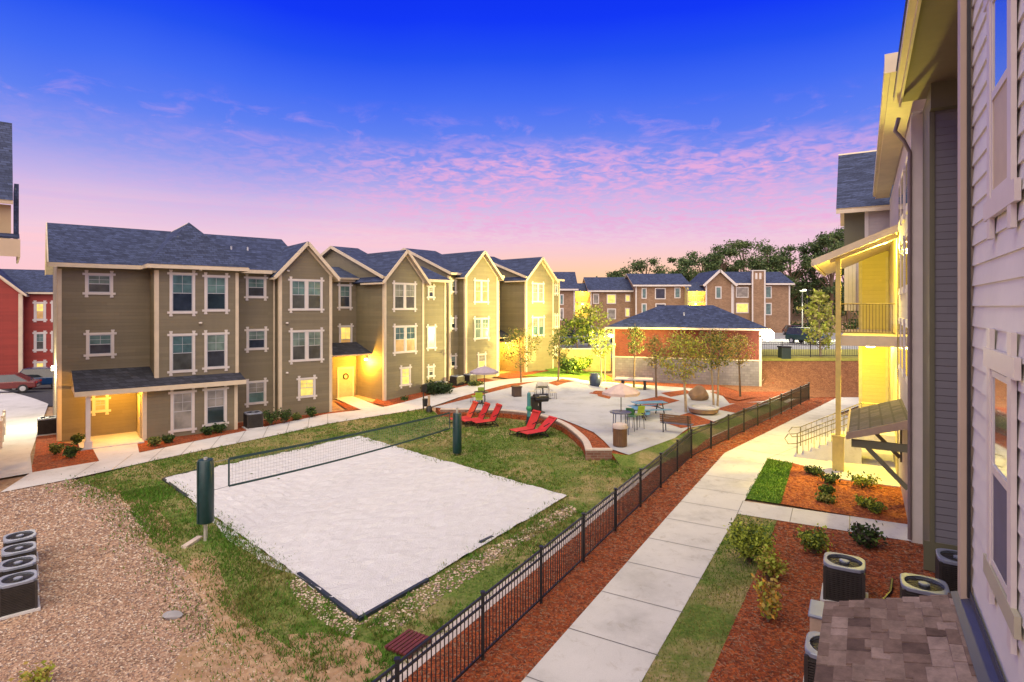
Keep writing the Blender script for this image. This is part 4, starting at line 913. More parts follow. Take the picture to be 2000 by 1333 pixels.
mb = MB(); strip(mb, ocl, inset(oc,.27), WZ-.06, WZ); mb.prism([tuple(n0-ed*.03-en*.03),tuple(n1+ed*.03-en*.03),tuple(n1+ed*.03+en*.27),tuple(n0-ed*.03+en*.27)], WZ-.062, WZ-.004); mb.build('cap', m_cap, rw)
mb = MB(); strip(mb, inset(oc,.26)[:-1], inset(ic,-.02)[:-1], .2, WZ-.05); mb.build('planting_bed', m_mulch, rw)

# black picket fence
def fence(pts, hgt, name, label, sp=2.3, picks=True, zf=None, rails=(1.0,.86,.10), dia=.018, psp=.115, post=.06):
    root = empty(name, (pts[0][0],pts[0][1],0), 0, label, 'fence'); o = Vector(pts[0]).to_2d(); zf = zf or (lambda x,y: 0)
    for a, b in zip(pts[:-1], pts[1:]):
        a = Vector(a); b = Vector(b); n = max(1, round((b-a).length/sp))
        for i in range(n+(1 if (b-Vector(pts[-1])).length < 1e-6 else 0)):
            p = a.lerp(b, i/n); z = zf(p.x, p.y); q = p-o; mb = MB(); s = post/2
            mb.box(q.x-s,q.x+s,q.y-s,q.y+s,z-.1,z+hgt+.06); mb.box(q.x-s-.012,q.x+s+.012,q.y-s-.012,q.y+s+.012,z+hgt+.06,z+hgt+.085); mb.build('post', m_dark, root)
        for i in range(n):
            p = a.lerp(b, i/n); q = a.lerp(b, (i+1)/n); mb = MB(); d = (q-p).normalized(); L_ = (q-p).length; z = zf(p.x,p.y); z2 = zf(q.x,q.y); pp = p-o; qq = q-o
            for r in rails: mb.bar((pp.x+d.x*.035,pp.y+d.y*.035,z+hgt*r),(qq.x-d.x*.035,qq.y-d.y*.035,z2+hgt*r),.032,.036)
            if picks:
                m_ = int(L_/psp)
                for j in range(1, m_):
                    f = j/m_; c = pp.lerp(qq, f); zz_ = z+(z2-z)*f; mb.box(c.x-dia/2,c.x+dia/2,c.y-dia/2,c.y+dia/2,zz_+hgt*.08,zz_+hgt*.99)
            mb.build('picket_panel', m_dark, root)
    return root
fence([tuple(FA),tuple(FB),tuple(FC)], 1.16, 'picket_fence', 'long black picket fence running between the sand court lawn and the path')
zb = lambda x,y: h(x,y)+.04
fence([(17.8,48.6),(46,48.6)], 1.2, 'picket_fence', 'thin black picket fence on top of the mulched bank before the parking lot', zf=zb, psp=.14)
# yellow timber fence and rail behind the back lawn
tfn = empty('timber_fence', (3.0,55.6,0), R(-2), 'yellow lit vertical board fence behind the young trees left of the pavilion', 'fence')
mb = MB()
for i in range(44): mb.box(i*.145, i*.145+.138, 0, .02+.004*(i%3), .3, 2.35+.02*((i*7)%3))
mb.build('board_panel', M('cedar', (.46,.33,.13), .75, .2, 3), tfn)
for x in (0.0,2.1,4.2,6.2):
    mb = MB(); mb.box(x,x+.1,.03,.13,.3,2.5); mb.build('post', M('cedar_post', (.38,.27,.12), .75), tfn)
mb = MB(); mb.box(-.1,6.5,-.05,.17,2.38,2.46); mb.build('rail', m_trimw, tfn)

# ---- far brick blocks across the parking lot
def farblock(name, label, px0, px1, D, zb_, ze, zr, depth, wins=(), hipl=0, hipr=0, gable=None, ridge=.5, mat=None):
    X0 = (px0-CX)/F*D; X1 = (px1-CX)/F*D; w_ = X1-X0; r_ = empty(name, (X0, D, 0), 0, label, 'apartment building', 'brown brick blocks across the parking lot')
    wm = MB(); wm.prism([(0,0),(w_,0),(w_,depth),(0,depth)], zb_-.5, ze, top=False); rm = MB(); tm = MB(); o = .5; y = depth*ridge
    if not gable:
        rm.slab([(-o,-o,ze+.05),(w_+o,-o,ze+.05),(w_+o-hipr,y,zr),(-o+hipl,y,zr)], .15,0,1,1); rm.slab([(-o,depth+o,ze+.05),(w_+o,depth+o,ze+.05),(w_+o-hipr,y,zr),(-o+hipl,y,zr)], .15,0,1,1)
        if hipr: rm.slab([(w_+o,-o,ze+.05),(w_+o,depth+o,ze+.05),(w_+o-hipr,y,zr)], .15,0,1,1)
        if hipl: rm.slab([(-o,-o,ze+.05),(-o,depth+o,ze+.05),(-o+hipl,y,zr)], .15,0,1,1)
        if not hipl: wm.add([(0,0,ze),(0,depth,ze),(0,y,zr-.2)], [(0,1,2)])
        if not hipr: wm.add([(w_,0,ze),(w_,depth,ze),(w_,y,zr-.2)], [(0,1,2)])
        tm.box(-o,w_+o,-o-.08,-o,ze-.22,ze+.02)
    else:
        xm = w_/2; wm.add([(0,0,ze),(w_,0,ze),(xm,0,zr)], [(0,1,2)])
        for s, xe in ((-1,-o),(1,w_+o)):
            rm.slab([(xm,-o,zr+.25),(xm,depth,zr+.25),(xe,depth,ze-.2),(xe,-o,ze-.2)], .15,0,1,1); tm.bar((xm,-o-.04,zr+.1),(xe,-o-.04,ze-.35),.08,.35)
    for x in (0,w_-.22): tm.box(x,x+.22,-.05,0,zb_,ze-.1)
    wm.build('wall', mat or m_farbrk, r_); rm.build('roof',[m_roof,m_trim],r_); tm.build('trim',m_trimw,r_)
    for a, c, t, bt, g in wins:
        xa = (a-CX)/F*D-X0; xb = (c-CX)/F*D-X0; za = EYE-(bt-HZ)/F*D; zb2 = EYE-(t-HZ)/F*D; mb = MB(); q = .16
        mb.box(xa,xb,-.06,0,za,zb2); ww = mb.build('window', m_trimw, r_); pm = MB(); n = 2 if xb-xa > 2.2 else 1
        for i in range(n):
            s0 = xa+q+(xb-xa-q)*i/n; s1 = xa+(xb-xa-q)*(i+1)/n; pm.box(s0,s1,-.075,-.06,za+q,zb2-q)
        pm.build('pane', {'t':m_teal,'n':m_navy,'l':m_lit,'b':m_blind}[g], ww)
    return r_
farblock('apartment_building','brick gable end block with small window just right of the olive townhouse', 1086,1123,92, 1.5, 9.2, 12.2, 9, [(1093,1101,575,596,'t'),(1093,1101,602,626,'b')], gable=None, ridge=.5)
farblock('apartment_building','brick block with pale lit windows behind the young trees left of the pavilion', 1153,1246,97, 1.8, 9.1, 11.6, 10, [(1158,1170,574,594,'b'),(1185,1203,575,594,'l'),(1221,1231,576,590,'l'),(1158,1166,602,625,'l'),(1186,1203,603,624,'b'),(1221,1230,602,619,'l')])
farblock('apartment_building','taller brick block with double windows above the pavilion roof ridge', 1241,1342,95, 2.0, 9.95, 12.1, 10, [(1253,1263,563,584,'t'),(1279,1300,563,585,'n'),(1317,1329,562,583,'t'),(1253,1263,593,612,'t'),(1280,1300,593,612,'n')])
farblock('apartment_building','brick block with a front gable and single top window beyond the pavilion', 1378,1431,93, 2.0, 10.1, 12.1, 10, [(1397,1409,560,584,'t')], gable=True)
farblock('apartment_building','long brick block with navy roof and square tower right of the brick gable', 1431,1543,95, 2.0, 10.2, 12.4, 9, [(1437,1462,561,582,'b'),(1494,1507,559,583,'t'),(1494,1507,592,616,'t'),(1437,1462,592,612,'l')], hipr=0)
twr = kids(COL.objects['apartment_building'])  # placeholder to keep names simple
fb = [o for o in COL.objects if o.get('label','').startswith('long brick block')][0]
mb = MB(); T0 = (1466-1431)/F*95; mb.box(T0,T0+2.0,-.7,-.062,1.5,12.2); mb.box(T0-.1,T0+.12,-.78,-.7,1.5,12.2,1); mb.box(T0+1.88,T0+2.1,-.78,-.7,1.5,12.2,1); mb.box(T0-.15,T0+2.15,-.8,-.05,12.2,12.35,1)
for i in range(2): mb.box(T0+.45+.65*i,T0+.8+.65*i,-.73,-.7,10.9,11.9,1)
mb.build('tower', [m_farbrk,m_trimw], fb)
for px0, px1, D, ze, lab in ((1123,1154,99,9.6,'amber lit stairwell between two brick blocks left of the pavilion'),(1343,1379,94,9.5,'amber lit stairwell between two brick blocks above the pavilion roof')):
    X0 = (px0-CX)/F*D; X1 = (px1-CX)/F*D; r_ = empty('stairwell', (X0,D,0), 0, lab, 'stairwell'); w_ = X1-X0
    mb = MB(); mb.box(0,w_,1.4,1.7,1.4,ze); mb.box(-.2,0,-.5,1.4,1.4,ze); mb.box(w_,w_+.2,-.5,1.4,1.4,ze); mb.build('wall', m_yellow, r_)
    for z in (4.4,7.1):
        mb = MB(); mb.box(0,w_,-.3,1.4,z,z+.2); 
        for i in range(10): mb.box(w_*i/10+.1,w_*i/10+.14,-.3,-.26,z+.2,z+1.1)
        mb.box(0,w_,-.32,-.24,z+1.1,z+1.16); mb.build('landing', m_trim, r_)
    mb = MB(); mb.slab([(-.3,-.8,ze-.5),(w_+.3,-.8,ze-.5),(w_+.3,1.8,ze+.9),(-.3,1.8,ze+.9)], .15,0,1,1); mb.build('roof',[m_roof,m_trim],r_)
    for z in (3.9,6.8,9.0):
        lp = pl.build('landing_lamp', m_bulb, r_, loc=(w_*.5,.6,z)); 
        if z > 5: lamp('landing_light', (0,-.2,-.2), 420, (1,.66,.10), lp, .15)
# ================================================================== THINGS IN THE COURT
m_red_sling = M('red_sling', (.48,.022,.025), .6, .1, 8)
m_black = M('black_paint', (.012,.012,.014), .5, .2)
m_teal_pad = M('dark_green_vinyl', (.010,.040,.042), .38, .2, 5)
m_net = M('net_tape', (.020,.055,.060), .6)
m_strand = M('net_strand', (.20,.21,.22), .7, 0)

# ---- condensers
m_acbody = M('condenser_grille', (.055,.048,.044), .5, .2, 6, metal=.3)
m_actop = M('condenser_top', (.28,.31,.39), .4, .08, 3, metal=.3)
def make_ac(s=.78, hgt=.84):
    r = empty('air_conditioner'); q = s/2; mb = MB()
    mb.box(-q-.06,q+.06,-q-.06,q+.06,0,.06); mb.build('base_pad', m_conc, r)
    mb = MB(); mb.box(-q+.03,q-.03,-q+.03,q-.03,.06,hgt-.06)
    n = 15
    for i in range(n):
        z = .10+(hgt-.2)*i/n
        for a,b,c,d in ((-q+.04,q-.04,-q,-q+.03),(-q+.04,q-.04,q-.03,q),(-q,-q+.03,-q+.04,q-.04),(q-.03,q,-q+.04,q-.04)): mb.box(a,b,c,d,z,z+.022)
    for x in (-q,q-.05):
        for y in (-q,q-.05): mb.box(x-.004,x+.054,y-.004,y+.054,.06,hgt-.06)
    mb.build('louvred_body', m_acbody, r)
    k = 28; ro = []; ri = []; t = MB()
    for j in range(k):
        a = 2*PI*j/k; c, s_ = math.cos(a), math.sin(a); e = (abs(c)**5+abs(s_)**5)**(-1/5)
        ro.append((c*e*q*1.03, s_*e*q*1.03)); ri.append((c*q*.87, s_*q*.87))
    vs = [(x,y,hgt-.07) for x,y in ro]+[(x,y,hgt-.012) for x,y in ro]+[(x*.96,y*.96,hgt) for x,y in ro]+[(x,y,hgt) for x,y in ri]+[(x,y,hgt-.09) for x,y in ri]
    fs = []
    for l in range(4):
        for j in range(k): fs.append((l*k+j, l*k+(j+1)%k, (l+1)*k+(j+1)%k, (l+1)*k+j))
    t.add(vs, fs); t.build('top_panel', m_actop, r, bevel=0)
    g = MB(); g.lathe([(q*.87,-.12),(q*.87,-.11)], 24, (0,0,hgt))
    for rr in (.25,.4,.55,.7,.82): g.tube([(rr*q*math.cos(2*PI*j/20), rr*q*math.sin(2*PI*j/20), hgt-.01) for j in range(21)], .004, 4, cap=False)
    for j in range(10): a = 2*PI*j/10; g.tube([(.1*q*math.cos(a),.1*q*math.sin(a),hgt-.005),(.87*q*math.cos(a),.87*q*math.sin(a),hgt-.012)], .004, 4, cap=False)
    g.build('fan_guard', m_black, r); hb = MB(); hb.lathe([(.10,-.04),(.10,.0),(.06,.012)], 14, (0,0,hgt)); hb.build('fan_hub', m_actop, r)
    return r
ac0 = make_ac(); acs = []
def put(o, x, y, z, rz, label, cat, group, sc=1): o.location = (x,y,z); o.rotation_euler = (0,0,rz); o.scale = (sc,)*3; return tag(o, label, cat, group)
LACG = 'black air conditioners lined up on the gravel'; RACG = 'air conditioners in the mulch bed by the right building'; BACG = 'air conditioners against the left townhouses'
aclist = [(-10.46,12.36,0,R(41),'black air conditioner nearest the camera in the row of four on gravel',LACG),
 (-11.1,13.12,0,R(41),'second nearest black air conditioner in the row of four on gravel',LACG),(-11.74,13.9,0,R(41),'third black air conditioner from the camera in the row of four on gravel',LACG),(-12.36,14.66,0,R(41),'farthest black air conditioner in the row of four on gravel',LACG),
 (7.29,12.8,0,AR,'bronze sided air conditioner standing alone in mulch nearest the yellow shrubs',RACG),(9.95,13.0,0,AR,'air conditioner tucked in the recess against the grey siding, rear of the pair',RACG),
 (8.3,11.75,0,AR,'air conditioner just beyond the brown porch roof, front of the pair',RACG),(5.25,9.55,0,AR,'air conditioner half hidden behind the left edge of the brown porch roof',RACG),
 (-23.4,29.4,0,A1,'pale topped air conditioner behind the white rail at the left block end',BACG),(-13.7,30.9,0,A1,'dark air conditioner beside the corner of the near shed roofed bay',BACG),
 (-5.95,41.3,.1,A2,'dark air conditioner below the small windows of the second block, left one',BACG),(-5.1,42.0,.2,A2,'dark air conditioner below the small windows of the second block, right one',BACG),
 (-4.1,43.6,.45,A2,'dark air conditioner at the dark wall strip, left of two',BACG),(-3.2,44.3,.5,A2,'dark air conditioner at the dark wall strip, right of two',BACG)]
for i, (x,y,z,rz,lab,g) in enumerate(aclist): put(ac0 if i == 0 else copy_tree(ac0), x,y,z,rz,lab,'air conditioner',g,.80 if i < 4 else 1.0)
# utility box and disconnects
ub = empty('utility_box', (*P2(1606,1238),0), AR, 'pale utility pedestal in the mulch beside the brown porch roof', 'utility box'); mb = MB(); mb.box(-.32,.32,-.2,.2,0,.42); mb.build('case', M('pale_box', (.5,.38,.28), .6), ub, bevel=.02); mb = MB(); mb.box(-.35,.35,-.23,.23,.42,.48); mb.build('lid', m_actop, ub, bevel=.02)
lp_ = empty('line_set', (7.75,12.35,0), AR, 'dark insulated pipe running over mulch between two air conditioners', 'pipe'); mb = MB(); mb.tube([(-.1,.1,.12),(.4,-.1,.06),(.9,-.25,.06),(1.4,-.3,.15)], .03, 6); mb.build('pipe', m_black, lp_)
wf = empty('rail_fence', (-24.1,27.6,0), math.atan2(.777,-.6315), 'low white rail fence screening the air conditioner at the left block end', 'fence')
for x in (-1.6,0,1.9):
    mb = MB(); mb.box(x-.06,x+.06,-.06,.06,0,1.25); mb.build('post', m_trimw, wf)
for z in (.55,1.1):
    mb = MB(); mb.box(-1.6,1.9,-.02,.02,z-.05,z+.05); mb.build('rail', m_trimw, wf)

# ---- volleyball
VA, VB = Vector((-8.4,16.0,0)), Vector((-2.37,25.2,0))
def padpost(p, z0, z1, top, r, label):
    o = empty('net_post', p, math.atan2((VB-VA).y,(VB-VA).x), label, 'net post', 'padded posts of the volleyball net'); mb = MB(); mb.tube([(0,0,-.1),(0,0,top)], .05, 12); mb.build('pole', M('galvanised', (.5,.48,.42), .45, .1, metal=.4), o, smooth=True)
    mb = MB(); mb.lathe([(r*.9,z0),(r,z0+.03),(r*1.03,(z0+z1)/2),(r,z1-.03),(r*.9,z1)], 20); mb.box(-r-.02,-r+.02,-.03,.03,z0+.02,z1-.02); mb.build('pad', m_teal_pad, o, smooth=True)
    return o
pA = padpost(VA, .50, 2.22, 2.28, .21, 'near dark green padded net post standing in the grass left of the sand')
mb = MB(); mb.mbox(Matrix.Translation((-.3,.12,.03)) @ Matrix.Rotation(.5,4,'Z'), .7,.16,.07); mb.build('footing', m_cap, pA)
padpost(VB, .10, 1.82, 2.06, .19, 'far dark green padded net post beside the red lounge chairs')
nt_ = empty('volleyball_net', VA.lerp(VB,.061), 0, 'dark edged volleyball net strung across the sand court', 'net')
a = VA.lerp(VB,.061); b2_ = VA.lerp(VB,.954); Ln = b2_-a
def netp(s, top): 
    z = (2.09-.19*s-.10*4*s*(1-s)*.5) if top else (1.32-.08*s-.09*4*s*(1-s)); v = Ln*s; return Vector((v.x, v.y, z))
nn = 24
for top, nm in ((True,'top_tape'),(False,'bottom_tape')):
    mb = MB()
    for i in range(nn): mb.bar(netp(i/nn,top), netp((i+1)/nn,top), .012, .075 if top else .06)
    mb.build(nm, m_net, nt_)
for s in (0,1):
    mb = MB(); mb.bar(netp(s,False), netp(s,True), .05, .03); mb.build('side_tape', m_net, nt_)
mb = MB(); n = 96
for i in range(1,n):
    p, q = netp(i/n,False), netp(i/n,True); mb.bar(p, q, .0035, .0035)
for k in range(1,8):
    for i in range(nn):
        p = netp(i/nn,False).lerp(netp(i/nn,True),k/8); q = netp((i+1)/nn,False).lerp(netp((i+1)/nn,True),k/8); mb.bar(p,q,.0035,.0035)
mb.build('netting', m_strand, nt_)
for s, V in ((0,VA),(1,VB)):
    for top in (True,False):
        mb = MB(); p = netp(s,top); q = V-a+Vector((0,0,p.z)); mb.tube([p,q],.008,5); mb.build('rope', m_strand, nt_)
# edging boards around the sand
ce = empty('sand_court_edging', (0,0,0), 0, 'dark board edging showing along the near corner of the white sand', 'edging'); me_ = M('edging_board', (.018,.030,.045), .5, .2)
def edge(p, q, hh=.09):
    mb = MB(); mb.bar((p[0],p[1],.03),(q[0],q[1],.03),.09,hh); mb.build('board', me_, ce)
edge(P2(583,1124), P2(700,1214)); edge(P2(700,1214), P2(836,1136)); edge(P2(938,1063), P2(962,1052)); edge(P2(318,937), P2(366,973), .06); edge(P2(318,937), P2(385,920), .05)

# ---- loungers
def make_lounger(tilt=62):
    r = empty('lounge_chair'); f = MB(); w = .33; zs = .30; a = R(tilt)
    for y in (-w,w):
        f.bar((-.05,y,zs),(1.0,y,zs-.03),.035,.04); f.bar((-.05,y,zs),(-.05-.9*math.cos(a),y,zs+.9*math.sin(a)),.035,.04)
        f.bar((.9,y,zs),(.98,y,0),.035,.035); f.bar((0,y,zs),(-.28,y,0),.035,.035); f.bar((-.30,y,zs+.38),(.05,y,zs+.25),.035,.03); f.bar((-.28,y,.02),(.98,y,.02),.03,.03)
    f.bar((.9,-w,zs-.05),(.9,w,zs-.05),.03,.03); f.bar((-.2,-w,.05),(-.2,w,.05),.03,.03); f.build('frame', m_black, r)
    s = MB(); s.slab([(-.04,-w+.0,zs+.03),(1.02,-w,zs+.0),(1.02,w,zs+.0),(-.04,w,zs+.03)], .03); s.build('seat', m_red_sling, r, bevel=.01)
    b_ = MB(); n = Vector((math.sin(a),0,math.cos(a)))*.03; p = Vector((-.05,0,zs+.03)); q = Vector((-.05-.95*math.cos(a),0,zs+.95*math.sin(a)))
    b_.slab([(p.x+n.x,-w,p.z),(p.x+n.x,w,p.z),(q.x+n.x,w,q.z+n.z),(q.x+n.x,-w,q.z+n.z)], .035); b_.build('backrest', m_red_sling, r, bevel=.01)
    hp = MB(); hp.mbox(Matrix.Translation((q.x+.06+n.x,0,q.z-.06)) @ Matrix.Rotation(-(PI/2-a)-PI/2,4,'Y'), .05,.5,.14); hp.build('head_pillow', m_red_sling, r, bevel=.015)
    return r
l0 = make_lounger(); l1_ = make_lounger(38); LGp = 'red lounge chairs on the lawn below the patio wall'
fa1 = math.atan2(-.45,-.9); fa2 = math.atan2(-.55,-.84)
for i,(px,py,lab) in enumerate(((914,826,'left red lounge chair of the three nearest the far padded net post'),(937,829,'middle red lounge chair of the three by the brick wall'),(960,832,'right red lounge chair of the three by the brick wall'))):
    put(l0 if i==0 else copy_tree(l0), *P2(px,py), 0, fa1, lab, 'lounge chair', LGp)
put(copy_tree(l0), *P2(1034,848), 0, fa2, 'upright backed red lounge chair of the pair below the curved wall', 'lounge chair', LGp)
put(l1_, *P2(1056,853), 0, fa2, 'low reclined red lounge chair of the pair below the curved wall', 'lounge chair', LGp)

# ---- grill, bins, posts
def ring(r, z, n=20): return [(r*math.cos(2*PI*i/n), r*math.sin(2*PI*i/n), z) for i in range(n+1)]
g = empty('charcoal_grill', (*PU(1056,806),.32), R(20), 'black barrel charcoal grill on a post at the patio edge', 'grill')
mb = MB()
for i in range(13): pass
mb.tube([(-.42,0,.82),(.42,0,.82)], .24, 16); mb.build('firebox', m_black, g, smooth=True)
mb = MB(); mb.tube([(0,0,0),(0,0,.6)], .06, 10); mb.box(-.2,.2,-.2,.2,0,.03); mb.build('pedestal', m_black, g)
mb = MB(); mb.box(-.45,.45,-.5,-.24,.80,.83); mb.build('shelf', m_dark, g); mb = MB(); mb.tube([(-.2,-.27,.98),(.2,-.27,.98)], .018, 6); mb.build('handle', m_pmetal, g)
g = empty('storage_cabinet', (*PU(1043,806),.32), R(20), 'black grill side cabinet beside the barrel grill', 'cabinet'); mb = MB(); mb.box(-.26,.26,-.26,.26,.05,.85); mb.box(-.30,.30,-.30,.30,.85,.9); mb.build('case', m_black, g, bevel=.02); mb = MB(); mb.box(-.2,.2,-.275,-.26,.12,.8); dd_ = mb.build('door', m_dark, g); mb = MB(); mb.box(.14,.17,-.30,-.275,.4,.55); mb.build('handle', m_pmetal, dd_)
m_tealp = M('teal_paint', (.05,.20,.22), .45, .15); m_greenp = M('green_paint', (.03,.28,.12), .4)
g = empty('marker_post', (*P2(1033,832),0), 0, 'slim teal post with a green ball standing on the lawn before the brick wall', 'post'); mb = MB(); mb.tube([(0,0,.5),(0,0,1.72)], .10, 14); mb.lathe([(.10,1.72),(.07,1.79),(.0,1.80)], 14); mb.build('shaft', m_tealp, g, smooth=True)
mb = MB(); mb.lathe([(.02,.80),(.11,.83),(.15,.91),(.15,.98),(.11,1.06),(.02,1.09)], 14); mb.build('ball', m_greenp, g, smooth=True); mb = MB(); mb.lathe([(.14,0),(.15,.1),(.13,.5),(.1,.52)], 14); mb.build('base', m_teal_pad, g, smooth=True)
g = empty('pet_waste_station', (*P2(827,801),0), R(40), 'black box on a thin post beside the left walk with a bin below', 'waste station'); mb = MB(); mb.box(-.03,.03,-.03,.03,0,1.55); mb.build('post', m_dark, g); mb = MB(); mb.box(-.18,.18,-.12,-.03,1.15,1.6); mb.build('dispenser', m_black, g, bevel=.02); mb = MB(); mb.lathe([(.15,.25),(.17,.7),(.17,.72)], 12, (.0,-.2,0)); mb.build('bin', m_dark, g)
g = empty('light_bollard', (*P2(838,806),0), 0, 'short tan bollard with dark foot next to the pet waste station', 'bollard'); mb = MB(); mb.tube([(0,0,.4),(0,0,.95)], .07, 10); mb.lathe([(.09,.95),(.09,1.0),(.02,1.04)], 10); mb.build('shaft', M('tan_paint', (.45,.30,.18), .5), g, smooth=True); mb = MB(); mb.lathe([(.2,0),(.18,.3),(.1,.42)], 12); mb.build('base', m_black, g, smooth=True)
m_slat = M('brown_slat', (.16,.085,.04), .6, .2, 5)
tb_ = empty('trash_can', (*PU(1211,872),.32), 0, 'round brown slatted trash can with a pale lid at the patio corner', 'trash can'); mb = MB()
for i in range(22): a = 2*PI*i/22; mb.mbox(Matrix.Translation((.29*math.cos(a),.29*math.sin(a),.40)) @ Matrix.Rotation(a,4,'Z'), .025,.072,.76)
mb.build('slats', m_slat, tb_); mb = MB(); mb.lathe([(.26,.03),(.26,.78)], 18); mb.build('liner', m_black, tb_); mb = MB(); mb.lathe([(.33,.78),(.34,.84),(.30,.95),(.16,1.0),(.14,.96)], 20); mb.build('lid', m_cap, tb_, smooth=True)

# ---- tables, chairs, umbrellas
m_blue = M('blue_mesh_metal', (.10,.26,.42), .4, .12, 9); m_bluegrey = M('blue_grey_metal', (.12,.13,.20), .45, .15, 7); m_lime = M('lime_plastic', (.28,.40,.04), .45); m_gchair = M('green_plastic', (.05,.22,.05), .45); m_fabric = M('umbrella_fabric', (.55,.42,.38), .8, .12, 3); m_fabric2 = M('lavender_fabric', (.36,.30,.36), .8, .1, 3)
def umbrella(mb_root, zc, r, mat, top=.5, n=8, z0=.0):
    mb = MB(); mb.tube([(0,0,z0),(0,0,zc+top+.08)], .022, 8); mb.build('pole', m_dark, mb_root)
    mb = MB(); vs = [(0,0,zc+top)]+[(r*.55*math.cos(2*PI*i/n), r*.55*math.sin(2*PI*i/n), zc+top*.52) for i in range(n)]+[(r*math.cos(2*PI*i/n), r*math.sin(2*PI*i/n), zc) for i in range(n)]+[(r*math.cos(2*PI*i/n), r*math.sin(2*PI*i/n), zc-.12) for i in range(n)]
    fs = [(0,1+i,1+(i+1)%n) for i in range(n)]+[(1+i,1+n+i,1+n+(i+1)%n,1+(i+1)%n) for i in range(n)]+[(1+n+i,1+2*n+i,1+2*n+(i+1)%n,1+n+(i+1)%n) for i in range(n)]
    mb.add(vs, fs); o = mb.build('canopy', mat, mb_root, fix=False); sd = o.modifiers.new('cloth','SOLIDIFY'); sd.thickness = .012
    for i in range(n): 
        mb = MB(); mb.tube([(0,0,zc+top-.03),(r*.97*math.cos(2*PI*i/n), r*.97*math.sin(2*PI*i/n), zc-.02)], .008, 4); mb.build('rib', m_dark, mb_root)
bt = empty('bar_table', (*PU(1212,848),.32), 0, 'round blue grey bar height table on slim legs behind the brown trash can', 'table')
mb = MB(); mb.lathe([(.50,1.00),(.52,1.02),(.52,1.05),(.50,1.06)], 24); mb.build('tabletop', m_bluegrey, bt)
for i in range(4):
    a = PI/4+i*PI/2; mb = MB(); mb.tube([(.40*math.cos(a),.40*math.sin(a),1.0),(.44*math.cos(a),.44*math.sin(a),0)], .025, 6); mb.build('leg', m_bluegrey, bt)
um = empty('patio_umbrella', (*PU(1213,847),.32), 0, 'open peach umbrella rising through the blue grey bar table', 'umbrella'); umbrella(um, 1.98, .92, m_fabric, .45)
um2 = empty('patio_umbrella', (*PU(946,789),.32), 0, 'open lavender umbrella in front of the third left townhouse', 'umbrella'); umbrella(um2, 2.02, .92, m_fabric2, .35)
def chair(name, mat, seat=.45, hb=.9, w=.22, leg=None):
    r = empty(name); mb = MB(); mb.box(-w,w,-w,w,seat-.03,seat); mb.build('seat', mat, r, bevel=.01); mb = MB(); mb.slab([(-w,w,seat+.08),(w,w,seat+.08),(w,w+.08,hb),(-w,w+.08,hb)], .025); mb.build('backrest', mat, r, bevel=.01)
    for x in (-w+.02,w-.02):
        for y in (-w+.02,w-.02): 
            mb = MB(); mb.tube([(x,y,seat-.03),(x*1.12,y*1.12,0)], .014, 5); mb.build('leg', leg or mat, r)
    return r
ch0 = chair('bar_chair', m_gchair, .72, 1.15, .2, m_dark); put(ch0, *PU(1234,842), .32, R(150), 'green bar stool just right of the bar table', 'chair', 'stools by the bar table')
ch1 = chair('bar_chair', m_lime, .72, 1.18, .2, m_dark); put(ch1, *PU(1247,838), .32, R(200), 'lime yellow bar stool between the bar table and the blue picnic table', 'chair', 'stools by the bar table')
pt_ = empty('picnic_table', (*PU(1268,813),.32), R(10), 'sky blue perforated metal picnic table with attached benches', 'picnic table')
mb = MB(); mb.box(-.95,.95,-.38,.38,.73,.77); mb.build('tabletop', m_blue, pt_, bevel=.02)
for y in (-.72,.72): 
    mb = MB(); mb.box(-.95,.95,y-.15,y+.15,.43,.46); mb.build('bench', m_blue, pt_, bevel=.015)
for x in (-.65,.65):
    mb = MB(); mb.bar((x,-.28,.73),(x,-.62,0),.05,.05); mb.bar((x,.28,.73),(x,.62,0),.05,.05); mb.bar((x,-.72,.42),(x,.72,.42),.05,.05); mb.build('leg_frame', m_dark, pt_)
pt2 = copy_tree(pt_); put(pt2, *PU(1244,818), .32, R(75), 'lower blue picnic table partly behind the lime stool', 'picnic table', None, .8)
bn = empty('park_bench', (*PU(1322,846),.32), R(150), 'dark slatted bench with a blue grey seat near the black fence', 'bench'); mb = MB()
for i in range(4): mb.box(-.75,.75,-.22+i*.115,-.13+i*.115,.43,.46)
mb.build('seat', m_bluegrey, bn); mb = MB()
for i in range(4): mb.box(-.75,.75,.25+.02*i,.27+.02*i,.52+.1*i,.6+.1*i)
mb.build('backrest', m_slat, bn)
for x in (-.6,.6): 
    mb = MB(); mb.bar((x,-.2,.43),(x,-.24,0),.04,.04); mb.bar((x,.33,.92),(x,.22,0),.04,.04); mb.bar((x,-.22,.42),(x,.26,.42),.04,.04); mb.build('leg', m_dark, bn)
tt = empty('patio_table', (*PU(940,789),.32), 0, 'small dark round table under the lavender umbrella', 'table'); mb = MB(); mb.lathe([(.45,.70),(.46,.74)], 18); mb.build('tabletop', m_dark, tt); mb = MB(); mb.tube([(0,0,0),(0,0,.7)], .04, 8); mb.lathe([(.28,0),(.26,.03)], 14); mb.build('pedestal', m_dark, tt)
lc = chair('patio_chair', m_lime, leg=m_dark); G_ = 'chairs around the small patio tables'
put(lc, *PU(928,788), .32, R(-70), 'lime patio chair left of the table under the lavender umbrella', 'chair', G_); 
put(copy_tree(lc), *PU(941,786), .32, R(10), 'lime patio chair behind the table under the lavender umbrella', 'chair', G_); put(copy_tree(lc), *PU(936,795), .32, R(180), 'lime patio chair in front of the table under the lavender umbrella', 'chair', G_)
m_ivory = M('ivory_metal', (.50,.46,.38), .5, .1); m_bist = M('bistro_dark', (.08,.07,.06), .5)
tt2 = copy_tree(tt); put(tt2, *PU(1060,778), .32, 0, 'small dark round table among the ivory chairs behind the grill', 'table', None); 
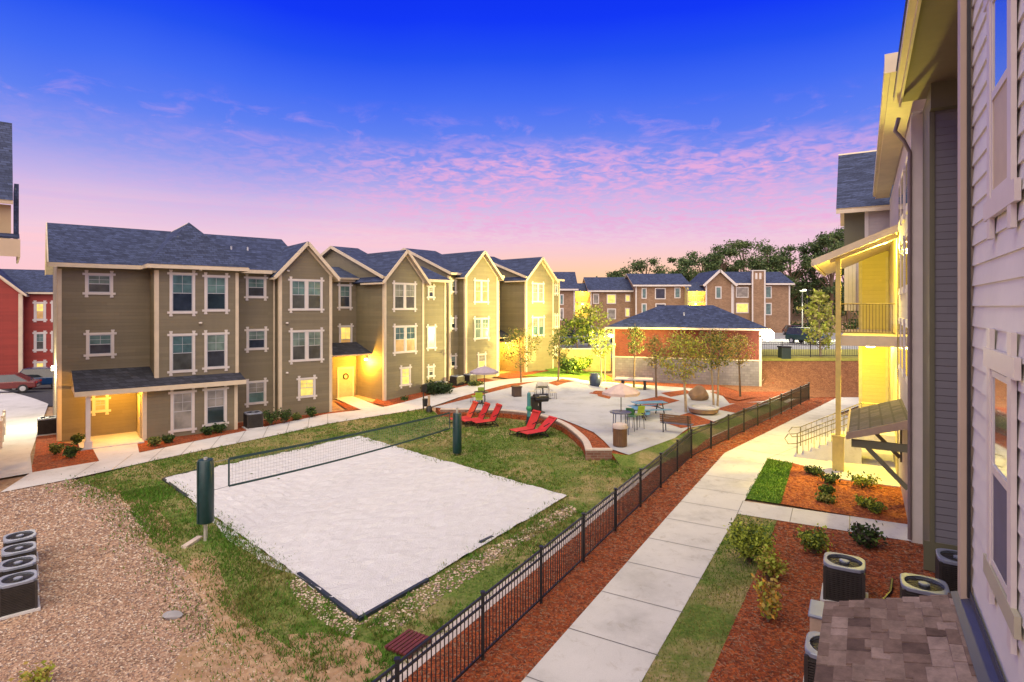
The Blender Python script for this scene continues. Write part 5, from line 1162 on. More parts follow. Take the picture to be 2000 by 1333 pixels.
ic_ = chair('patio_chair', m_ivory, leg=m_bist); 
for i,(px,py,rz,lab) in enumerate(((1040,778,-80,'ivory chair left of the small table behind the grill'),(1052,773,-20,'ivory chair left rear of the small table behind the grill'),(1070,774,30,'ivory chair right rear of the small table behind the grill'),(1079,780,100,'ivory chair right of the small table behind the grill'))):
    put(ic_ if i==0 else copy_tree(ic_), *PU(px,py), .32, R(rz), lab, 'chair', G_)
pk = empty('planter', (*PU(1009,775),.32), R(20), 'square dark brown planter box on the patio below a young tree', 'planter'); mb = MB(); mb.prism([(-.27,-.27),(.27,-.27),(.27,.27),(-.27,.27)], 0, .62); mb.box(-.31,.31,-.31,.31,.62,.70); mb.build('box', M('dark_wood', (.06,.035,.03), .6, .2, 6), pk, bevel=.015)
pk2 = empty('planter', (*PU(1162,757),.32), 0, 'big rounded dark blue pot beside the multi stemmed tree', 'planter'); mb = MB(); mb.lathe([(.26,0),(.40,.2),(.45,.5),(.42,.85),(.34,1.0),(.36,1.05),(.30,1.04)], 22); mb.build('pot', M('blue_glaze', (.030,.045,.085), .35, .2, 3), pk2, smooth=True)
pp_ = empty('ping_pong_table', (*PU(1238,760),.32), ap+R(4), 'pale lavender topped outdoor ping pong table beside the pavilion wall', 'ping pong table'); mb = MB(); mb.box(-1.37,1.37,-.76,.76,.70,.76); mb.build('tabletop', M('lavender_top', (.40,.36,.40), .5), pp_, bevel=.01)
for x in (-.8,.8): 
    mb = MB(); mb.box(x-.09,x+.09,-.5,.5,0,.70); mb.build('leg', m_dark, pp_)
mb = MB(); mb.box(-.01,.01,-.8,.8,.76,.91); mb.build('net', m_dark, pp_)
m_rock = M('warm_rock', (.25,.16,.105), .9, .25, 2, bump=.8, bscale=6)
def rock(name, x, y, z, sx, sy, sz, label, cat, mat, seed):
    bm = bmesh.new(); bmesh.ops.create_icosphere(bm, subdivisions=3, radius=1); r = random.Random(seed); off_ = [Vector((r.uniform(-1,1),r.uniform(-1,1),r.uniform(-1,1))).normalized() for _ in range(14)]; dd = [r.uniform(.62,.9) for _ in off_]
    for v in bm.verts:
        for n_, d_ in zip(off_, dd):
            e_ = v.co.dot(n_)-d_
            if e_ > 0: v.co -= n_*e_
        v.co = Vector((v.co.x*sx, v.co.y*sy, (v.co.z+.55)*sz))
    me = bpy.data.meshes.new(name); bm.to_mesh(me); bm.free(); me.materials.append(mat); o = bpy.data.objects.new(name, me); COL.objects.link(o); o.location = (x,y,z); return tag(o, label, cat)
rock('boulder', *PU(1364,781), .3, .75, .6, .62, 'squarish warm lit boulder behind the round stone fire bowl', 'boulder', m_rock, 3)
rock('stone', *P2(335,1207), 0, .22, .16, .08, 'flat grey stone lying on the gravel', 'stone', M('grey_rock', (.30,.29,.31), .9, .15, 4, bump=.5, bscale=8), 9)
fp = empty('fire_pit', (*PU(1374,808),.32), 0, 'low round stone fire bowl with a pale rim among the mulch', 'fire pit'); mb = MB(); mb.lathe([(.66,0),(.80,.10),(.84,.26),(.84,.30)], 28); mb.build('bowl', m_rock, fp, smooth=True); mb = MB(); mb.lathe([(.86,.30),(.88,.34),(.86,.38),(.66,.38),(.64,.33)], 28); mb.build('rim', m_conc2, fp, smooth=True); mb = MB(); mb.lathe([(.64,.30),(.6,.35)], 24); mb.build('grate', m_conc, fp)
sp_ = empty('slatted_panel', (*P2(798,1264),.02), math.atan2(.857,.515), 'dark red slatted panel lying on the grass beside the black fence', 'panel'); mb = MB()
for i in range(7): mb.box(-.34,.34,-.30+i*.088,-.235+i*.088,.05,.08)
mb.build('slats', M('maroon_wood', (.13,.025,.025), .6, .2, 6), sp_)
for x in (-.28,.28): 
    mb = MB(); mb.box(x-.03,x+.03,-.30,.30,.0,.05); mb.build('batten', M('maroon_dark', (.09,.02,.02), .6), sp_)
db = empty('trash_bin', (*at(1532,712,48.2)[:2], 2.05), 0, 'dark square bin at the top of the mulched bank', 'bin'); mb = MB(); mb.prism([(-.38,-.38),(.38,-.38),(.38,.38),(-.38,.38)], 0, 1.0); mb.build('body', M('bin_green', (.03,.05,.05), .5), db, bevel=.03); mb = MB(); mb.box(-.42,.42,-.42,.42,1.0,1.12); mb.build('lid', m_dark, db, bevel=.03)

# ---- street lamp
for px, D, lit, lab in ((1567,74,True,'lit parking lot lamp post with its glowing head before the dark trees'),(1577,80,False,'thinner unlit lamp post just right of the glowing one')):
    x, y, z = at(px,600,D); o = empty('street_lamp', (x,y,2.2), 0, lab, 'street lamp'); hh = (EYE-(568-HZ)/F*D)-2.2
    mb = MB(); mb.tube([(0,0,0),(0,0,hh)], [.10,.07], 8); mb.lathe([(.25,0),(.25,.5),(.12,.55)], 10); mb.build('pole', m_dark if not lit else M('grey_pole',(.16,.16,.15),.5), o)
    mb = MB(); mb.box(-.3,.3,-.55,.15,hh,hh+.16); hd = mb.build('lamp_head', m_dark, o)
    if lit: 
        mb = MB(); mb.box(-.26,.26,-.52,.1,hh-.05,hh); mb.box(-.2,.2,-.60,-.552,hh-.02,hh+.14); mb.build('lens', M('lens_glow',(1,1,.9),.5,0,emit=(1,.95,.65),es=6), hd); sp = lamp('street_light', (0,-1.0,hh-.1), 7000, (1,.93,.66), None, .2, 'SPOT', (0,-4.5,0), 125, .4); sp.parent = o

# ---- cars
def car(label, x, y, z, rz, col, suv=False, pickup=False, s=1):
    o = empty('parked_car', (x,y,z), rz, label, 'car', 'parked cars around the blocks'); Lc = 4.5; w = .88; hb = .85 if not suv else 1.0; ht = 1.45 if not suv else 1.78
    prof = [(-2.25,.35),(-2.25,.75),(-2.1,hb),(-1.45,hb+.03),(-.75,hb+.04),(1.0,hb+.08),(2.1,hb+.0),(2.25,.7),(2.25,.35)] if not suv else [(-2.25,.4),(-2.27,.9),(-1.4,hb+.05),(2.2,hb+.08),(2.27,.7),(2.25,.4)]
    mb = MB(); n = len(prof); vs = [(a,-w,b) for a,b in prof]+[(a,w,b) for a,b in prof]; fs = [(i,(i+1)%n,n+(i+1)%n,n+i) for i in range(n)]+[tuple(range(n-1,-1,-1)), tuple(range(n,2*n))]; mb.add(vs, fs)
    mp = M('car_paint', col, .25, 0); mp.node_tree.nodes['Principled BSDF'].inputs['Coat Weight'].default_value = .6; mb.build('body', mp, o, bevel=.08)
    cab = [(-1.5,hb),(-.7,ht),(.9,ht),(1.75,hb+.03)] if not suv else [(-1.45,hb),(-.85,ht),(1.9,ht),(2.2,hb+.03)]
    mb = MB(); wi = w-.14; vs = [(a,-w+.03 if i in (0,3) else -wi,b) for i,(a,b) in enumerate(cab)]+[(a,w-.03 if i in (0,3) else wi,b) for i,(a,b) in enumerate(cab)]; mb.add(vs, [(0,1,5,4),(1,2,6,5),(2,3,7,6),(0,3,2,1),(4,5,6,7)]); mb.build('cabin_glass', m_cg, o)
    mb = MB(); mb.slab([(cab[1][0],-wi-.01,ht+.03),(cab[2][0],-wi-.01,ht+.03),(cab[2][0],wi+.01,ht+.03),(cab[1][0],wi+.01,ht+.03)], .05)
    for i,j in ((0,1),(3,2)):
        for sg in (-1,1): mb.bar((cab[i][0],sg*(w-.03),cab[i][1]),(cab[j][0],sg*wi,cab[j][1]),.06,.06)
    mb.build('roof', mp, o, bevel=.02)
    for a in (-1.4,1.4):
        for sg in (-1,1):
            mb = MB(); mb.tube([(a,sg*(w-.2),.33),(a,sg*(w+.02),.33)], .33, 16); wh = mb.build('wheel', m_black, o); mb = MB(); mb.tube([(a,sg*(w+.02),.33),(a,sg*(w+.03),.33)], .2, 12); mb.build('rim', m_pmetal, wh)
    for sg in (-1,1):
        mb = MB(); mb.box(-2.29,-2.2,sg*.62-.16,sg*.62+.16,.62,.76); mb.build('headlight', m_pmetal, o); mb = MB(); mb.box(2.2,2.29,sg*.66-.14,sg*.66+.14,.7,.85); mb.build('tail_light', M('tail_red',(.3,.01,.01),.3,0), o)
m_cg = glass('car_glass', (.02,.025,.03), .05)
car('dark green suv parked beyond the mulched bank under the street lamp', 33.4,66,2.24,R(115),(.02,.05,.045),True)
car('white car seen under the yellow balcony deck', 52,84,2.24,R(30),(.7,.7,.72))
car('silver car beside the pale leaved tree in the parking lot', 45,74,2.24,R(20),(.45,.46,.48))
car('white car far right end of the parking lot behind the stair tower', 58,80,2.24,R(70),(.6,.6,.6),True)
car('dark grey car parked near the floodlit corner of the pavilion', 25.5,70,2.24,R(95),(.06,.065,.07))
car('pale silver car left of the dark green suv', 29.2,78,2.24,R(92),(.5,.5,.52))
car('maroon car parked right behind the pale leaved tree', 41.5,86,2.24,R(85),(.12,.02,.02))
car('blue car parked behind the back lawn board fence', 6.4,67,2.24,R(80),(.05,.10,.25))
car('white car parked behind the multi stemmed tree', 9.2,69,2.24,R(95),(.7,.7,.68),True)
car('grey car parked close left of the pavilion roof', 12.6,68,2.24,R(88),(.2,.2,.22))
x_,y_,z_ = at(75,760,50); car('dark blue car parked below the red block windows', x_,y_,h(x_,y_)+.02,R(25),(.008,.035,.11),True)
x_,y_,z_ = at(6,768,46); car('bright red car parked at the left edge before the red block', x_,y_,h(x_,y_)+.02,R(28),(.13,.010,.008))
# ================================================================== VEGETATION
L_dark = leafmat('dark_leaf', (.038,.072,.024)); L_mid = leafmat('mid_leaf', (.085,.14,.032)); L_lime = leafmat('lime_leaf', (.36,.43,.06)); L_gold = leafmat('gold_leaf', (.42,.31,.08)); L_olive = leafmat('olive_leaf', (.23,.23,.06)); L_pale = leafmat('floodlit_pale_leaf', (.50,.48,.15)); L_pur = leafmat('purple_leaf', (.06,.055,.04)); L_sky = leafmat('deep_leaf', (.034,.062,.026)); L_or = leafmat('orange_leaf', (.58,.32,.05))  # L_pale: floodlight brightness is put into the pale leaf colour
m_bark = M('bark', (.15,.10,.065), .9, .25, 6, bump=.5, bscale=20); m_barkp = M('pale_bark', (.33,.26,.19), .9, .2, 6)
def tree(name, x, y, z, H, cw, ch, label, mats, n=900, leaf=.11, bark=None, stems=1, group=None, lean=0, seed=0, low=.35, clumps=26, gap=.42):
    rs = np.random.RandomState(seed+11); rr = random.Random(seed+5); root = empty(name, (x,y,z), rr.uniform(0,6.28), label, 'tree', group); tr = MB(); cen = []
    for s in range(stems):
        a = 2*PI*s/max(1,stems)+rr.uniform(0,1); bx, by = (.12*math.cos(a),.12*math.sin(a)) if stems > 1 else (0,0); r0 = .030+.011*H/(stems**.5)
        top = Vector((bx*3+lean+rr.uniform(-.1,.1)*cw, by*3+rr.uniform(-.1,.1)*cw, H*.93)); pts = [Vector((bx,by,-.1)).lerp(top,t)+Vector((rr.uniform(-.04,.04)*H*.3*t,rr.uniform(-.04,.04)*H*.3*t,0)) for t in (0,.2,.4,.6,.8,1)]
        tr.tube(pts, [r0*(1-.85*t) for t in (0,.2,.4,.6,.8,1)], 8)
        nb = max(5, clumps//stems)
        for k in range(nb):
            t = low+(1-low)*(k+.5)/nb; base = pts[0].lerp(pts[-1], t*.86); i_ = min(4,int(t*.86*5)); base = pts[i_].lerp(pts[i_+1], t*.86*5-i_)
            prof = math.sin(PI*min(1,max(.06,((t-low)/(1-low))*.82+.16)))**.7; a = k*2.4+rr.uniform(-.5,.5); rad = cw/2*prof*rr.uniform(.55,1.05); e = base+Vector((math.cos(a)*rad, math.sin(a)*rad, ch*.10+rad*rr.uniform(.15,.6)))
            m1 = base.lerp(e,.5)+Vector((0,0,rr.uniform(-.03,.06)*H*.3)); tr.tube([base,m1,e],[r0*.34*(1-t*.5),r0*.2*(1-t*.5),.004],5)
            cen.append((e, rad)); cen.append((m1.lerp(e,.4), rad*.7))
    tr.build('trunk', bark or m_bark, root, smooth=True)
    P_ = []
    per = max(6, n//len(cen))
    for e, rad in cen:
        q = rs.normal(size=(per,3))*np.array([.36,.36,.30])*max(.12,cw*gap*.42)+np.array(e); P_.append(q)
    P_ = np.concatenate(P_); o = leafcloud('crown', P_, leaf, mats, root, .2)
    return root
GT = 'young trees planted around the patio'
def pxtree(px, py, zb_, ptop, w_px, label, mats, **k):
    D = (EYE-zb_)*F/(py-HZ); x = (px-CX)/F*D; H = (EYE-(ptop-HZ)/F*D)-zb_; cw = w_px/F*D
    return tree('young_tree', x, D, zb_, H, cw, H*.6, label, mats, group=GT, **k)
pxtree(1018,751,.5,634,92,'thin young tree with drooping sparse leaves before the dark recess of the left row',[L_mid,L_olive,L_gold],n=1680,leaf=.085,seed=1,low=.30,gap=.44)
pxtree(1090,750,.45,626,52,'slim young tree at the end corner of the olive row',[L_mid,L_olive],n=1092,leaf=.085,seed=2,low=.40)
pxtree(1178,745,.35,632,50,'multi stemmed young tree beside the blue pot',[L_olive,L_mid,L_lime],n=1470,leaf=.085,stems=3,seed=3,low=.45,bark=m_barkp)
pxtree(1238,757,.3,622,40,'narrow young tree in front of the left part of the pavilion wall',[L_mid,L_olive],n=1092,leaf=.085,seed=4,low=.55)
pxtree(1282,777,.3,642,50,'young tree with faint thin leaves right of the ping pong table',[L_olive,L_gold],n=966,leaf=.085,seed=5,low=.5)
pxtree(1340,806,.3,634,100,'largest young tree on the patio with yellow tinged crown before the pavilion',[L_olive,L_gold,L_lime],n=2730,leaf=.085,seed=6,low=.42,bark=m_barkp,gap=.52)
pxtree(1397,797,.3,630,78,'young twin stemmed tree right of the fire bowl',[L_olive,L_mid,L_gold],n=2100,leaf=.085,stems=2,seed=7,low=.5,bark=m_barkp,gap=.52)
pxtree(1446,775,.3,640,66,'young tree nearest the floodlit corner of the pavilion',[L_gold,L_olive],n=1176,leaf=.085,seed=8,low=.5,gap=.5)
x_,y_,z_ = at(1603,705,49); tree('birch_tree', x_,y_,2.1, 6.3, 2.9, 4.5, 'pale leaved slim tree glowing at the top of the bank', [L_pale,L_lime], n=1500, leaf=.17, seed=9, low=.12, bark=m_barkp)
x_,y_,z_ = at(1150,690,62); tree('young_tree', x_,y_,2.2, 4.6, 4.2, 3, 'bright yellow green tree behind the board fence', [L_lime,L_pale], n=1100, leaf=.2, seed=10, low=.2, group=GT)
x_,y_,z_ = at(1128,700,60); tree('young_tree', x_,y_,2.2, 3.0, 4.0, 2.2, 'round dark green tree behind the board fence near the row end', [L_mid,L_lime], n=900, leaf=.2, seed=12, low=.1, group=GT)
# wood on the rise behind
L_f1 = leafmat('far_leaf_dark', (.075,.125,.05)); L_f2 = leafmat('far_leaf', (.11,.17,.06)); L_f3 = leafmat('far_leaf_light', (.17,.22,.08))
far = [(1216,520,66,'sparse bare topped tree at the left end of the wood'),(1262,497,92,'open crowned tree left of the gap above the brick blocks'),(1330,503,70,'small tree between the open tree and the round ones'),(1372,490,84,'dark round tree above the front gable block'),(1412,480,72,'dark narrow tree left of the tallest green crown'),(1452,469,104,'broad lighter green tree above the long block roof'),(1500,480,80,'mid green tree right of the broad light crown'),(1543,468,100,'dark broad tree behind the lit street lamp'),(1590,474,80,'dark tree above the pale leaved slim tree'),(1622,450,96,'tall dark tree just left of the lean-to roof'),(1656,444,90,'tall dark tree partly behind the stair tower')]
for i,(px,pt,wpx,lab) in enumerate(far):
    D = 122+4*(i%3); x = (px-CX)/F*D; zb_ = h(x,D); H = (EYE-(pt-HZ)/F*D)-zb_; cw = wpx/F*D; rs = np.random.RandomState(i+40); rr = random.Random(i)
    root = empty('oak_tree', (x,D,zb_-.2), 0, lab, 'tree', 'trees on the rise behind the brick blocks'); tr = MB(); tr.tube([(0,0,0),(.3,0,H*.35),(.1,.2,H*.7),(0,0,H*.9)], [.45,.34,.2,.05], 8); P_ = []; nc = 27 if i not in (0,1) else 18
    for k in range(nc):
        t = rr.uniform(.30,.97); rad = cw/2*math.sin(PI*min(.97,max(.12,(t-.2)/.86)))**.55*math.sqrt(rr.uniform(.15,1)); a = rr.uniform(0,6.28); e = Vector((math.cos(a)*rad, math.sin(a)*rad*.8, H*t))
        b0 = Vector((.1,0,H*max(.25,t-.28))); tr.tube([b0,b0.lerp(e,.55)+Vector((0,0,.3)),e],[.13,.08,.03],5)
        m_ = rs.uniform(.7,1.5)*(cw/7); P_.append(rs.normal(size=(230,3))*np.array([m_,m_,m_*.55])*.50+np.array(e))
    tr.build('trunk', m_bark, root, smooth=True); P_ = np.concatenate(P_); leafcloud('crown', P_, .29, [L_f1,L_f2,L_f1,L_f3] if i!=5 else [L_f2,L_f3,L_f3,L_f2], root, .2)
wd = []; rs = np.random.RandomState(5)
for k in range(240):
    x = rs.uniform(22,95); y = rs.uniform(126,150); wd.append(rs.normal(size=(60,3))*np.array([1.6,1.4,1.2])+np.array([x,y,h(x,y)+rs.uniform(.5,5.5)]))
o = leafcloud('far_wood', np.concatenate(wd), .5, [L_f1,L_f1,L_f2], None, .2); tag(o,'dark undergrowth of the far wood below the tree crowns','wood',kind='stuff')
wd = []
for k in range(60):
    x = rs.uniform(28,62); y = rs.uniform(97,101); wd.append(rs.normal(size=(70,3))*np.array([1.0,.7,.5])+np.array([x,y,2.2+rs.uniform(.3,1.2)]))
hd_ = empty('hedge', (0,0,0), 0, 'clipped hedge line along the back of the parking lot', 'hedge'); leafcloud('foliage', np.concatenate(wd), .3, [L_dark,L_mid], hd_, .2)

def shrub(name, x, y, z, r, hh, label, mats, n=260, leaf=.05, stems=7, group=None, spread=.5, seed=0, up=.5):
    rs = np.random.RandomState(seed+70); rr = random.Random(seed); root = empty(name, (x,y,z), 0, label, 'shrub', group); tr = MB(); P_ = []; per = n//stems
    for k in range(stems):
        a = 2.4*k+rr.uniform(-.4,.4); q = r*math.sqrt(rr.uniform(.1,1)); tip = Vector((math.cos(a)*q, math.sin(a)*q, hh*rr.uniform(.65,1.0)*(1-spread*.4*q/r))); tr.tube([(0,0,-.03),(tip.x*.4,tip.y*.4,tip.z*.5),tuple(tip)],[.012,.008,.003],5)
        t = rs.uniform(.15,1,per)**up; b_ = np.stack([tip.x*t**1.5, tip.y*t**1.5, tip.z*t],1); P_.append(b_+rs.normal(size=(per,3))*r*.17)
    tr.build('stems', m_bark, root); leafcloud('foliage', np.concatenate(P_), leaf, mats, root, .1, 1.8); return root
def pxshrub(px, py, r, hh, label, mats, z=0.0, name='shrub', **k): x, y = P2(px,py,z); return shrub(name, x, y, z, r, hh, label, mats, **k)
GS = 'low shrubs in the mulch bed past the side path'
for i,(px,py,r,hh,lab,m) in enumerate(((1588,928,.30,.32,'small dark shrub farthest left in the bed past the side path',[L_mid,L_dark]),(1619,945,.36,.42,'round green shrub between two others in the bed past the side path',[L_mid,L_dark]),(1686,953,.52,.48,'widest light green shrub in the bed past the side path',[L_mid,L_lime]),
    (1615,965,.26,.28,'tiny dark shrub just left of centre in the bed past the side path',[L_dark,L_mid]),(1612,982,.36,.26,'sprawling olive shrub nearest the grass patch',[L_olive,L_mid]),(1688,992,.30,.34,'low green shrub left of the pair nearest the side path',[L_mid,L_lime]),(1708,1003,.30,.36,'low green shrub right of the pair nearest the side path',[L_mid,L_lime]))):
    pxshrub(px,py,r,hh,lab,m,group=GS,n=420,leaf=.06,seed=i,stems=12)
pxshrub(1462,1100,.55,1.05,'big yellow green shrub at the edge of the near grass strip',[L_lime,L_lime,L_lime,L_mid],n=2600,leaf=.055,stems=26,seed=20)
pxshrub(1500,1135,.38,.75,'second yellow green shrub behind the orange leaved one',[L_lime,L_lime,L_gold],n=900,leaf=.05,stems=14,seed=26)
pxshrub(1500,1215,.36,1.0,'spindly orange and gold leaved shrub in the near mulch',[L_gold,L_or,L_lime],n=420,leaf=.06,stems=12,seed=21,up=.8)
pxshrub(1590,1082,.40,.70,'upright bright green shrub beside the side path',[L_lime,L_mid],n=900,leaf=.055,stems=14,seed=22)
pxshrub(1690,1070,.45,.62,'dark purplish shrub with red tips near the twin air conditioners',[L_pur,L_dark,L_mid],n=600,leaf=.07,stems=15,seed=23)
GB = 'shrubs along the front of the left townhouses'
for i,(px,py,r,hh,lab,m) in enumerate(((108,888,.3,.5,'small green shrub at the left block corner',[L_mid,L_olive]),(140,895,.34,.55,'dark shrub in the lit bed left of the porch post',[L_dark,L_mid]),(150,868,.3,.45,'low dark shrub just behind the porch post',[L_dark,L_mid]),
    (300,872,.32,.4,'olive shrub at the left end of the bed under the blind windows',[L_olive,L_mid]),(328,866,.3,.4,'dark shrub below the left blind window',[L_dark,L_mid]),(404,850,.3,.4,'small shrub below the right blind window',[L_dark,L_mid]),(428,846,.34,.5,'green shrub near the corner post of the bay',[L_mid,L_dark]),
    (528,832,.55,.95,'large dark shrub right of the dark air conditioner',[L_dark,L_mid]),(555,828,.45,.9,'second large dark shrub under the small windows',[L_dark,L_mid]),(578,822,.3,.4,'low olive shrub at the left of the gabled front',[L_olive,L_mid]),(607,816,.34,.6,'round green shrub under the lit small window',[L_mid,L_dark]),(790,786,.34,.35,'low shrub at the foot of the second gable',[L_mid,L_dark]))):
    pxshrub(px,py,r,hh,lab,m,group=GB,n=500,leaf=.07,seed=i+30,stems=12)
for i,(px,py,r,hh,lab,m) in enumerate(((848,772,.8,.9,'clipped dark hedge shrub in front of the second block end, left',[L_sky,L_dark]),(866,770,.7,.8,'clipped dark hedge shrub in front of the second block end, right',[L_sky,L_dark]),(930,760,.6,.6,'olive shrub below the lavender umbrella',[L_olive,L_dark]))):
    pxshrub(px,py,r,hh,lab,m,z=.3,group=GB,n=900,leaf=.1,seed=i+50,stems=18)
for i,(px,py,r,hh,lab,m) in enumerate(((1108,728,.9,1.5,'tall dark shrub at the end wall of the olive row',[L_dark,L_mid]),(1126,727,1.0,1.2,'bright green shrub in the middle of the back bed',[L_mid,L_lime]),(1143,722,.8,1.2,'round green shrub at the right of the back bed',[L_mid,L_lime]))):
    pxshrub(px,py,r,hh,lab,m,z=.75,n=1000,leaf=.13,seed=i+60,stems=16)
pxshrub(68,1345,.3,.35,'small yellow green weed at the bottom edge of the gravel',[L_lime,L_gold],n=300,leaf=.05,seed=77)

# ------------------------------------------------------------------ grass, gravel, mulch bits
G1 = leafmat('grass_green', (.10,.175,.024),.45,.2); G2 = leafmat('grass_olive', (.18,.175,.045),.4,.2); G3 = leafmat('grass_tan', (.36,.29,.13),.3,.2); G4 = leafmat('grass_lush', (.080,.20,.018),.4,.2)
def grass(name, poly, dens, hgt, label, mats, probs, fade=None, mask=None, zf=None, wd=.012, avoid=()):
    xs = [p[0] for p in poly]; ys = [p[1] for p in poly]; A = (max(xs)-min(xs))*(max(ys)-min(ys)); n = int(A*dens); x = np.random.uniform(min(xs),max(xs),n); y = np.random.uniform(min(ys),max(ys),n)
    k = inpoly(x,y,poly)
    for av in avoid: k &= ~inpoly(x,y,av)
    if fade is not None: k &= np.random.uniform(size=n) < fade(x,y)
    x, y = x[k], y[k]; n = len(x); d = np.hypot(x,y); sc = np.clip(d/13,.8,2.6)
    a = np.random.uniform(0,6.28,n); hh = hgt*np.random.uniform(.5,1.3,n); ln = np.random.normal(size=(n,2))*hgt*.5; w_ = wd*sc
    z = np.array([zf(p,q) for p,q in zip(x,y)]) if zf else np.zeros(n)
    v = np.stack([np.stack([x-np.cos(a)*w_,y-np.sin(a)*w_,z-.01],1), np.stack([x+np.cos(a)*w_,y+np.sin(a)*w_,z-.01],1), np.stack([x+ln[:,0],y+ln[:,1],z+hh],1)],1).reshape(-1,3)
    f = vnoise(x,y,.45,8)+.5*vnoise(x,y,1.3,9)+np.random.normal(size=n)*.22; c = np.array(probs); th = np.quantile(f, np.cumsum(c)[:-1]) if n else []; mi = np.searchsorted(th, f)
    o = rawmesh(name, v, 3, mats, mi); return tag(o, label, 'grass', kind='stuff')
lawn_wide = lawn
def lawnfade(x,y):
    f = .55+.9*vnoise(x,y,.6,21)+.4*vnoise(x,y,2.0,22); return np.clip((f+.25)*np.clip((np.hypot(x,y)-7.5)/9,.22,1),.02,1)
shade = [capo[-1],capi[-1]]
grass('lawn_grass', [p for p in lawn], 330, .055, 'short patchy green and tan grass around the sand court', [G1,G2,G3], (.50,.32,.18), fade=lambda x,y: lawnfade(x,y)*np.clip(17/np.hypot(x,y),.25,1), avoid=(court,))
# ragged edge of grass running out over gravel and sand
edg = []
gp = np.array(gl_l); spx = []; spy = []
for i in range(len(gp)-1):
    n = int(np.hypot(*(gp[i+1]-gp[i]))*420); t = np.random.uniform(0,1,n); q = gp[i]+(gp[i+1]-gp[i])*t[:,None]; q = q+np.random.normal(size=(n,2))*.45; spx.append(q[:,0]); spy.append(q[:,1])
for a_, b_ in ((P2(330,945),P2(575,1118)),(P2(850,1128),P2(1100,978)),(P2(700,857),P2(1090,968)),(P2(330,935),P2(690,855))):
    a_ = np.array(a_); b_ = np.array(b_); n = int(np.hypot(*(b_-a_))*210); t = np.random.uniform(0,1,n); q = a_+(b_-a_)*t[:,None]; nr = np.array([-(b_-a_)[1],(b_-a_)[0]])/np.hypot(*(b_-a_)); k = np.random.normal(size=n)*.16-.02+.10*vnoise(q[:,0],q[:,1],3.0,31); cx_ = np.array([-5.4,20.5]); sg = np.sign(np.dot(cx_-a_,nr)); q = q+nr*(k*sg)[:,None]; spx.append(q[:,0]); spy.append(q[:,1])
x = np.concatenate(spx); y = np.concatenate(spy); n = len(x); keep = np.random.uniform(size=n) < np.clip(.5+.8*vnoise(x,y,1.1,33),0,1); x, y = x[keep], y[keep]; n = len(x)
a = np.random.uniform(0,6.28,n); hh = .06*np.random.uniform(.5,1.4,n); ln = np.random.normal(size=(n,2))*.035; w_ = .012*np.clip(np.hypot(x,y)/13,.8,2.2)
v = np.stack([np.stack([x-np.cos(a)*w_,y-np.sin(a)*w_,0*x+.01],1), np.stack([x+np.cos(a)*w_,y+np.sin(a)*w_,0*x+.01],1), np.stack([x+ln[:,0],y+ln[:,1],hh+.02],1)],1).reshape(-1,3)
tag(rawmesh('edge_grass', v, 3, [G1,G4,G2], np.random.choice(3,n,p=(.5,.2,.3))), 'ragged grass creeping over the edges of the sand and gravel', 'grass', kind='stuff')
# lush patch between the gravel and the near post
pl_ = [P2(235,965),P2(330,945),P2(400,1020),P2(430,1035),P2(560,1105),P2(610,1160),P2(690,1230),P2(640,1300),P2(540,1280),P2(440,1200),P2(400,1130),P2(300,1060),P2(260,1010)]
grass('lush_grass', pl_, 800, .085, 'thicker green grass between the gravel and the near net post', [G4,G1,G2], (.42,.43,.15), fade=lambda x,y: np.clip(.40+1.5*vnoise(x,y,1.4,41),.02,1), avoid=(court,))
grass('patch_grass', grass_patch, 500, .07, 'bright green grass patch between the path and the far mulch bed', [G4,G1], (.7,.3))
grass('strip_grass', grass_edge, 700, .06, 'green grass strip between the path and the near mulch bed', [G4,G1,G2], (.3,.5,.2), fade=lambda x,y: np.clip(.6+.8*vnoise(x,y,1.5,44),.1,1))
def bits(name, poly, dens, size, mats, label, cat, flat=.5, elong=1.0, zoff=.0, avoid=()):
    xs = [p[0] for p in poly]; ys = [p[1] for p in poly]; A = (max(xs)-min(xs))*(max(ys)-min(ys)); n = int(A*dens); x = np.random.uniform(min(xs),max(xs),n); y = np.random.uniform(min(ys),max(ys),n); k = inpoly(x,y,poly) & (np.random.uniform(size=n) < np.clip((15/np.hypot(x,y))**1.5,.08,1))
    for av in avoid: k &= ~inpoly(x,y,av)
    x, y = x[k], y[k]; n = len(x); s = size*np.random.uniform(.5,1.4,n)*np.clip(np.hypot(x,y)/13,.9,1.8); a = np.random.uniform(0,6.28,n); c, d = np.cos(a), np.sin(a)
    base = np.array([(1,0,0),(0,1,0),(-1,0,0),(0,-1,0),(0,0,1)],float)*np.array([elong,1/elong,flat]); V = np.zeros((n,5,3)); j = np.random.uniform(.7,1.3,(n,5,1)); b0 = base[None]*j*s[:,None,None]
    V[:,:,0] = x[:,None]+b0[:,:,0]*c[:,None]-b0[:,:,1]*d[:,None]; V[:,:,1] = y[:,None]+b0[:,:,0]*d[:,None]+b0[:,:,1]*c[:,None]; V[:,:,2] = zoff+b0[:,:,2]+np.random.uniform(-.3,.5,n)[:,None]*s[:,None]*flat
    tri = V[:,[0,1,4,1,2,4,2,3,4,3,0,4],:].reshape(-1,3); o = rawmesh(name, tri, 3, mats, np.repeat(np.random.randint(0,len(mats),n),4)); return tag(o, label, cat, kind='stuff')
def flatm(nm, c): return M(nm, c, .9, 0)
gm = [flatm('pebble', c) for c in ((.38,.255,.185),(.54,.40,.30),(.19,.12,.10),(.38,.225,.15),(.62,.52,.43),(.26,.195,.18))]
bits('gravel_stones', gravel, 420, .018, gm, 'loose tan and grey gravel covering the left foreground', 'gravel', .6, 1.15)
mmt = [flatm('mulch_chip', c) for c in ((.26,.065,.026),(.17,.042,.020),(.36,.11,.045),(.11,.03,.016),(.28,.15,.095))]
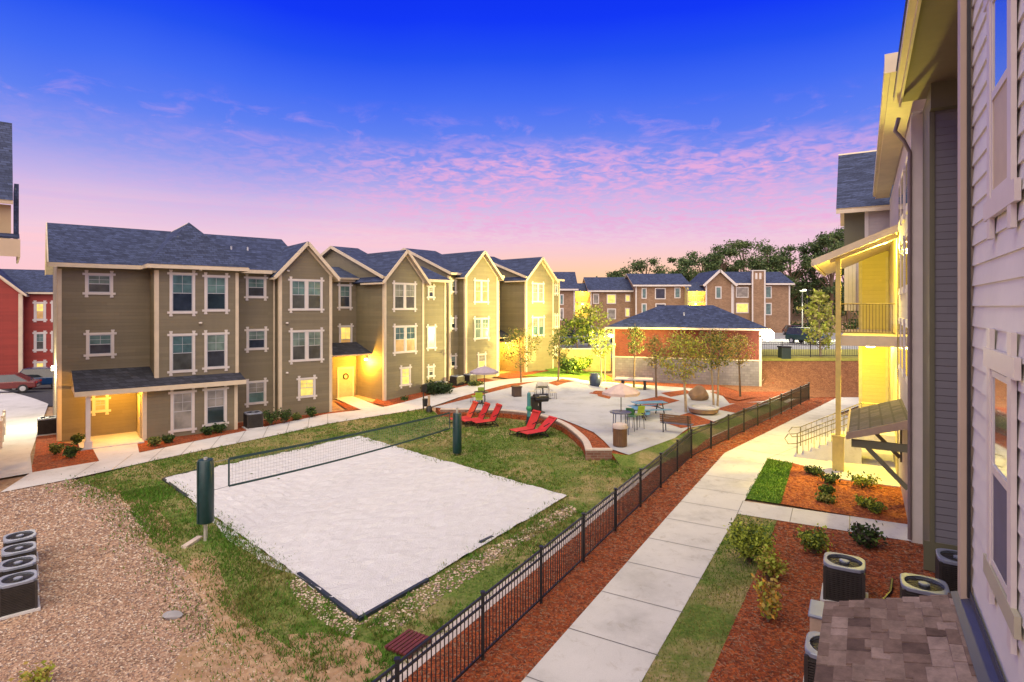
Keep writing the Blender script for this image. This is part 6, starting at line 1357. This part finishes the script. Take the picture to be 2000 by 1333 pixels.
bits('mulch_chips', mulch_strip, 420, .024, mmt, 'red mulch chips along both sides of the black fence', 'mulch', .35, 1.8, .012)
bits('mulch_chips', bed_near, 420, .024, mmt, 'red mulch chips of the near bed by the building', 'mulch', .35, 1.8, .010)
bits('mulch_chips', bed_far, 300, .024, [flatm('lamplit_chip', c) for c in ((.40,.11,.035),(.28,.07,.022),(.50,.17,.06),(.22,.055,.02))], 'red mulch chips of the far bed with low shrubs', 'mulch', .35, 1.8, .012)  # chips carry the lamp-lit orange in their colour too
sp1 = [P2(640,1180),P2(700,1218),P2(850,1130),P2(1000,1050),P2(1110,985),P2(1130,1000),P2(1000,1075),P2(870,1165),P2(770,1235),P2(660,1215)]
bits('edge_stones', sp1, 260, .028, [gm[0],gm[1],gm[4],gm[5]], 'strip of pale stones along the near right edge of the sand', 'gravel', .6, 1.1, .01, avoid=(court,))

# taller tufts break up the flat of the lawn
def tufts(name, poly, n, label, mats, avoid=()):
    xs = [p[0] for p in poly]; ys = [p[1] for p in poly]; x = np.random.uniform(min(xs),max(xs),n*3); y = np.random.uniform(min(ys),max(ys),n*3); k = inpoly(x,y,poly)
    for av in avoid: k &= ~inpoly(x,y,av)
    k &= np.random.uniform(size=n*3) < np.clip(.4+1.2*vnoise(x,y,.9,51),.05,1)*np.clip((16/np.hypot(x,y))**1.5,.15,1); x, y = x[k], y[k]; m = 12; tone = np.repeat(np.random.randint(0,len(mats),len(x)), m); x = np.repeat(x,m)+np.random.normal(size=len(x)*m)*.05; y = np.repeat(y,m)+np.random.normal(size=len(y)*m)*.05; q = len(x)
    a = np.random.uniform(0,6.28,q); hh = np.random.uniform(.06,.15,q); ln = np.random.normal(size=(q,2))*.06; w_ = .011
    v = np.stack([np.stack([x-np.cos(a)*w_,y-np.sin(a)*w_,0*x],1), np.stack([x+np.cos(a)*w_,y+np.sin(a)*w_,0*x],1), np.stack([x+ln[:,0],y+ln[:,1],hh],1)],1).reshape(-1,3)
    tag(rawmesh(name, v, 3, mats, tone), label, 'grass', kind='stuff')
tufts('grass_tufts', lawn, 16000, 'taller grass tufts scattered over the lawn', [G1,G4,G2,G4], (court,))

bits('edge_stones', [P2(578,1128),P2(640,1168),P2(698,1219),P2(690,1250),P2(640,1225),P2(590,1185),P2(560,1140)], 320, .026, [gm[1],gm[4],gm[4],gm[2]], 'pale rubble outside the near left board of the sand court', 'gravel', .6, 1.1, .01, avoid=(court,))
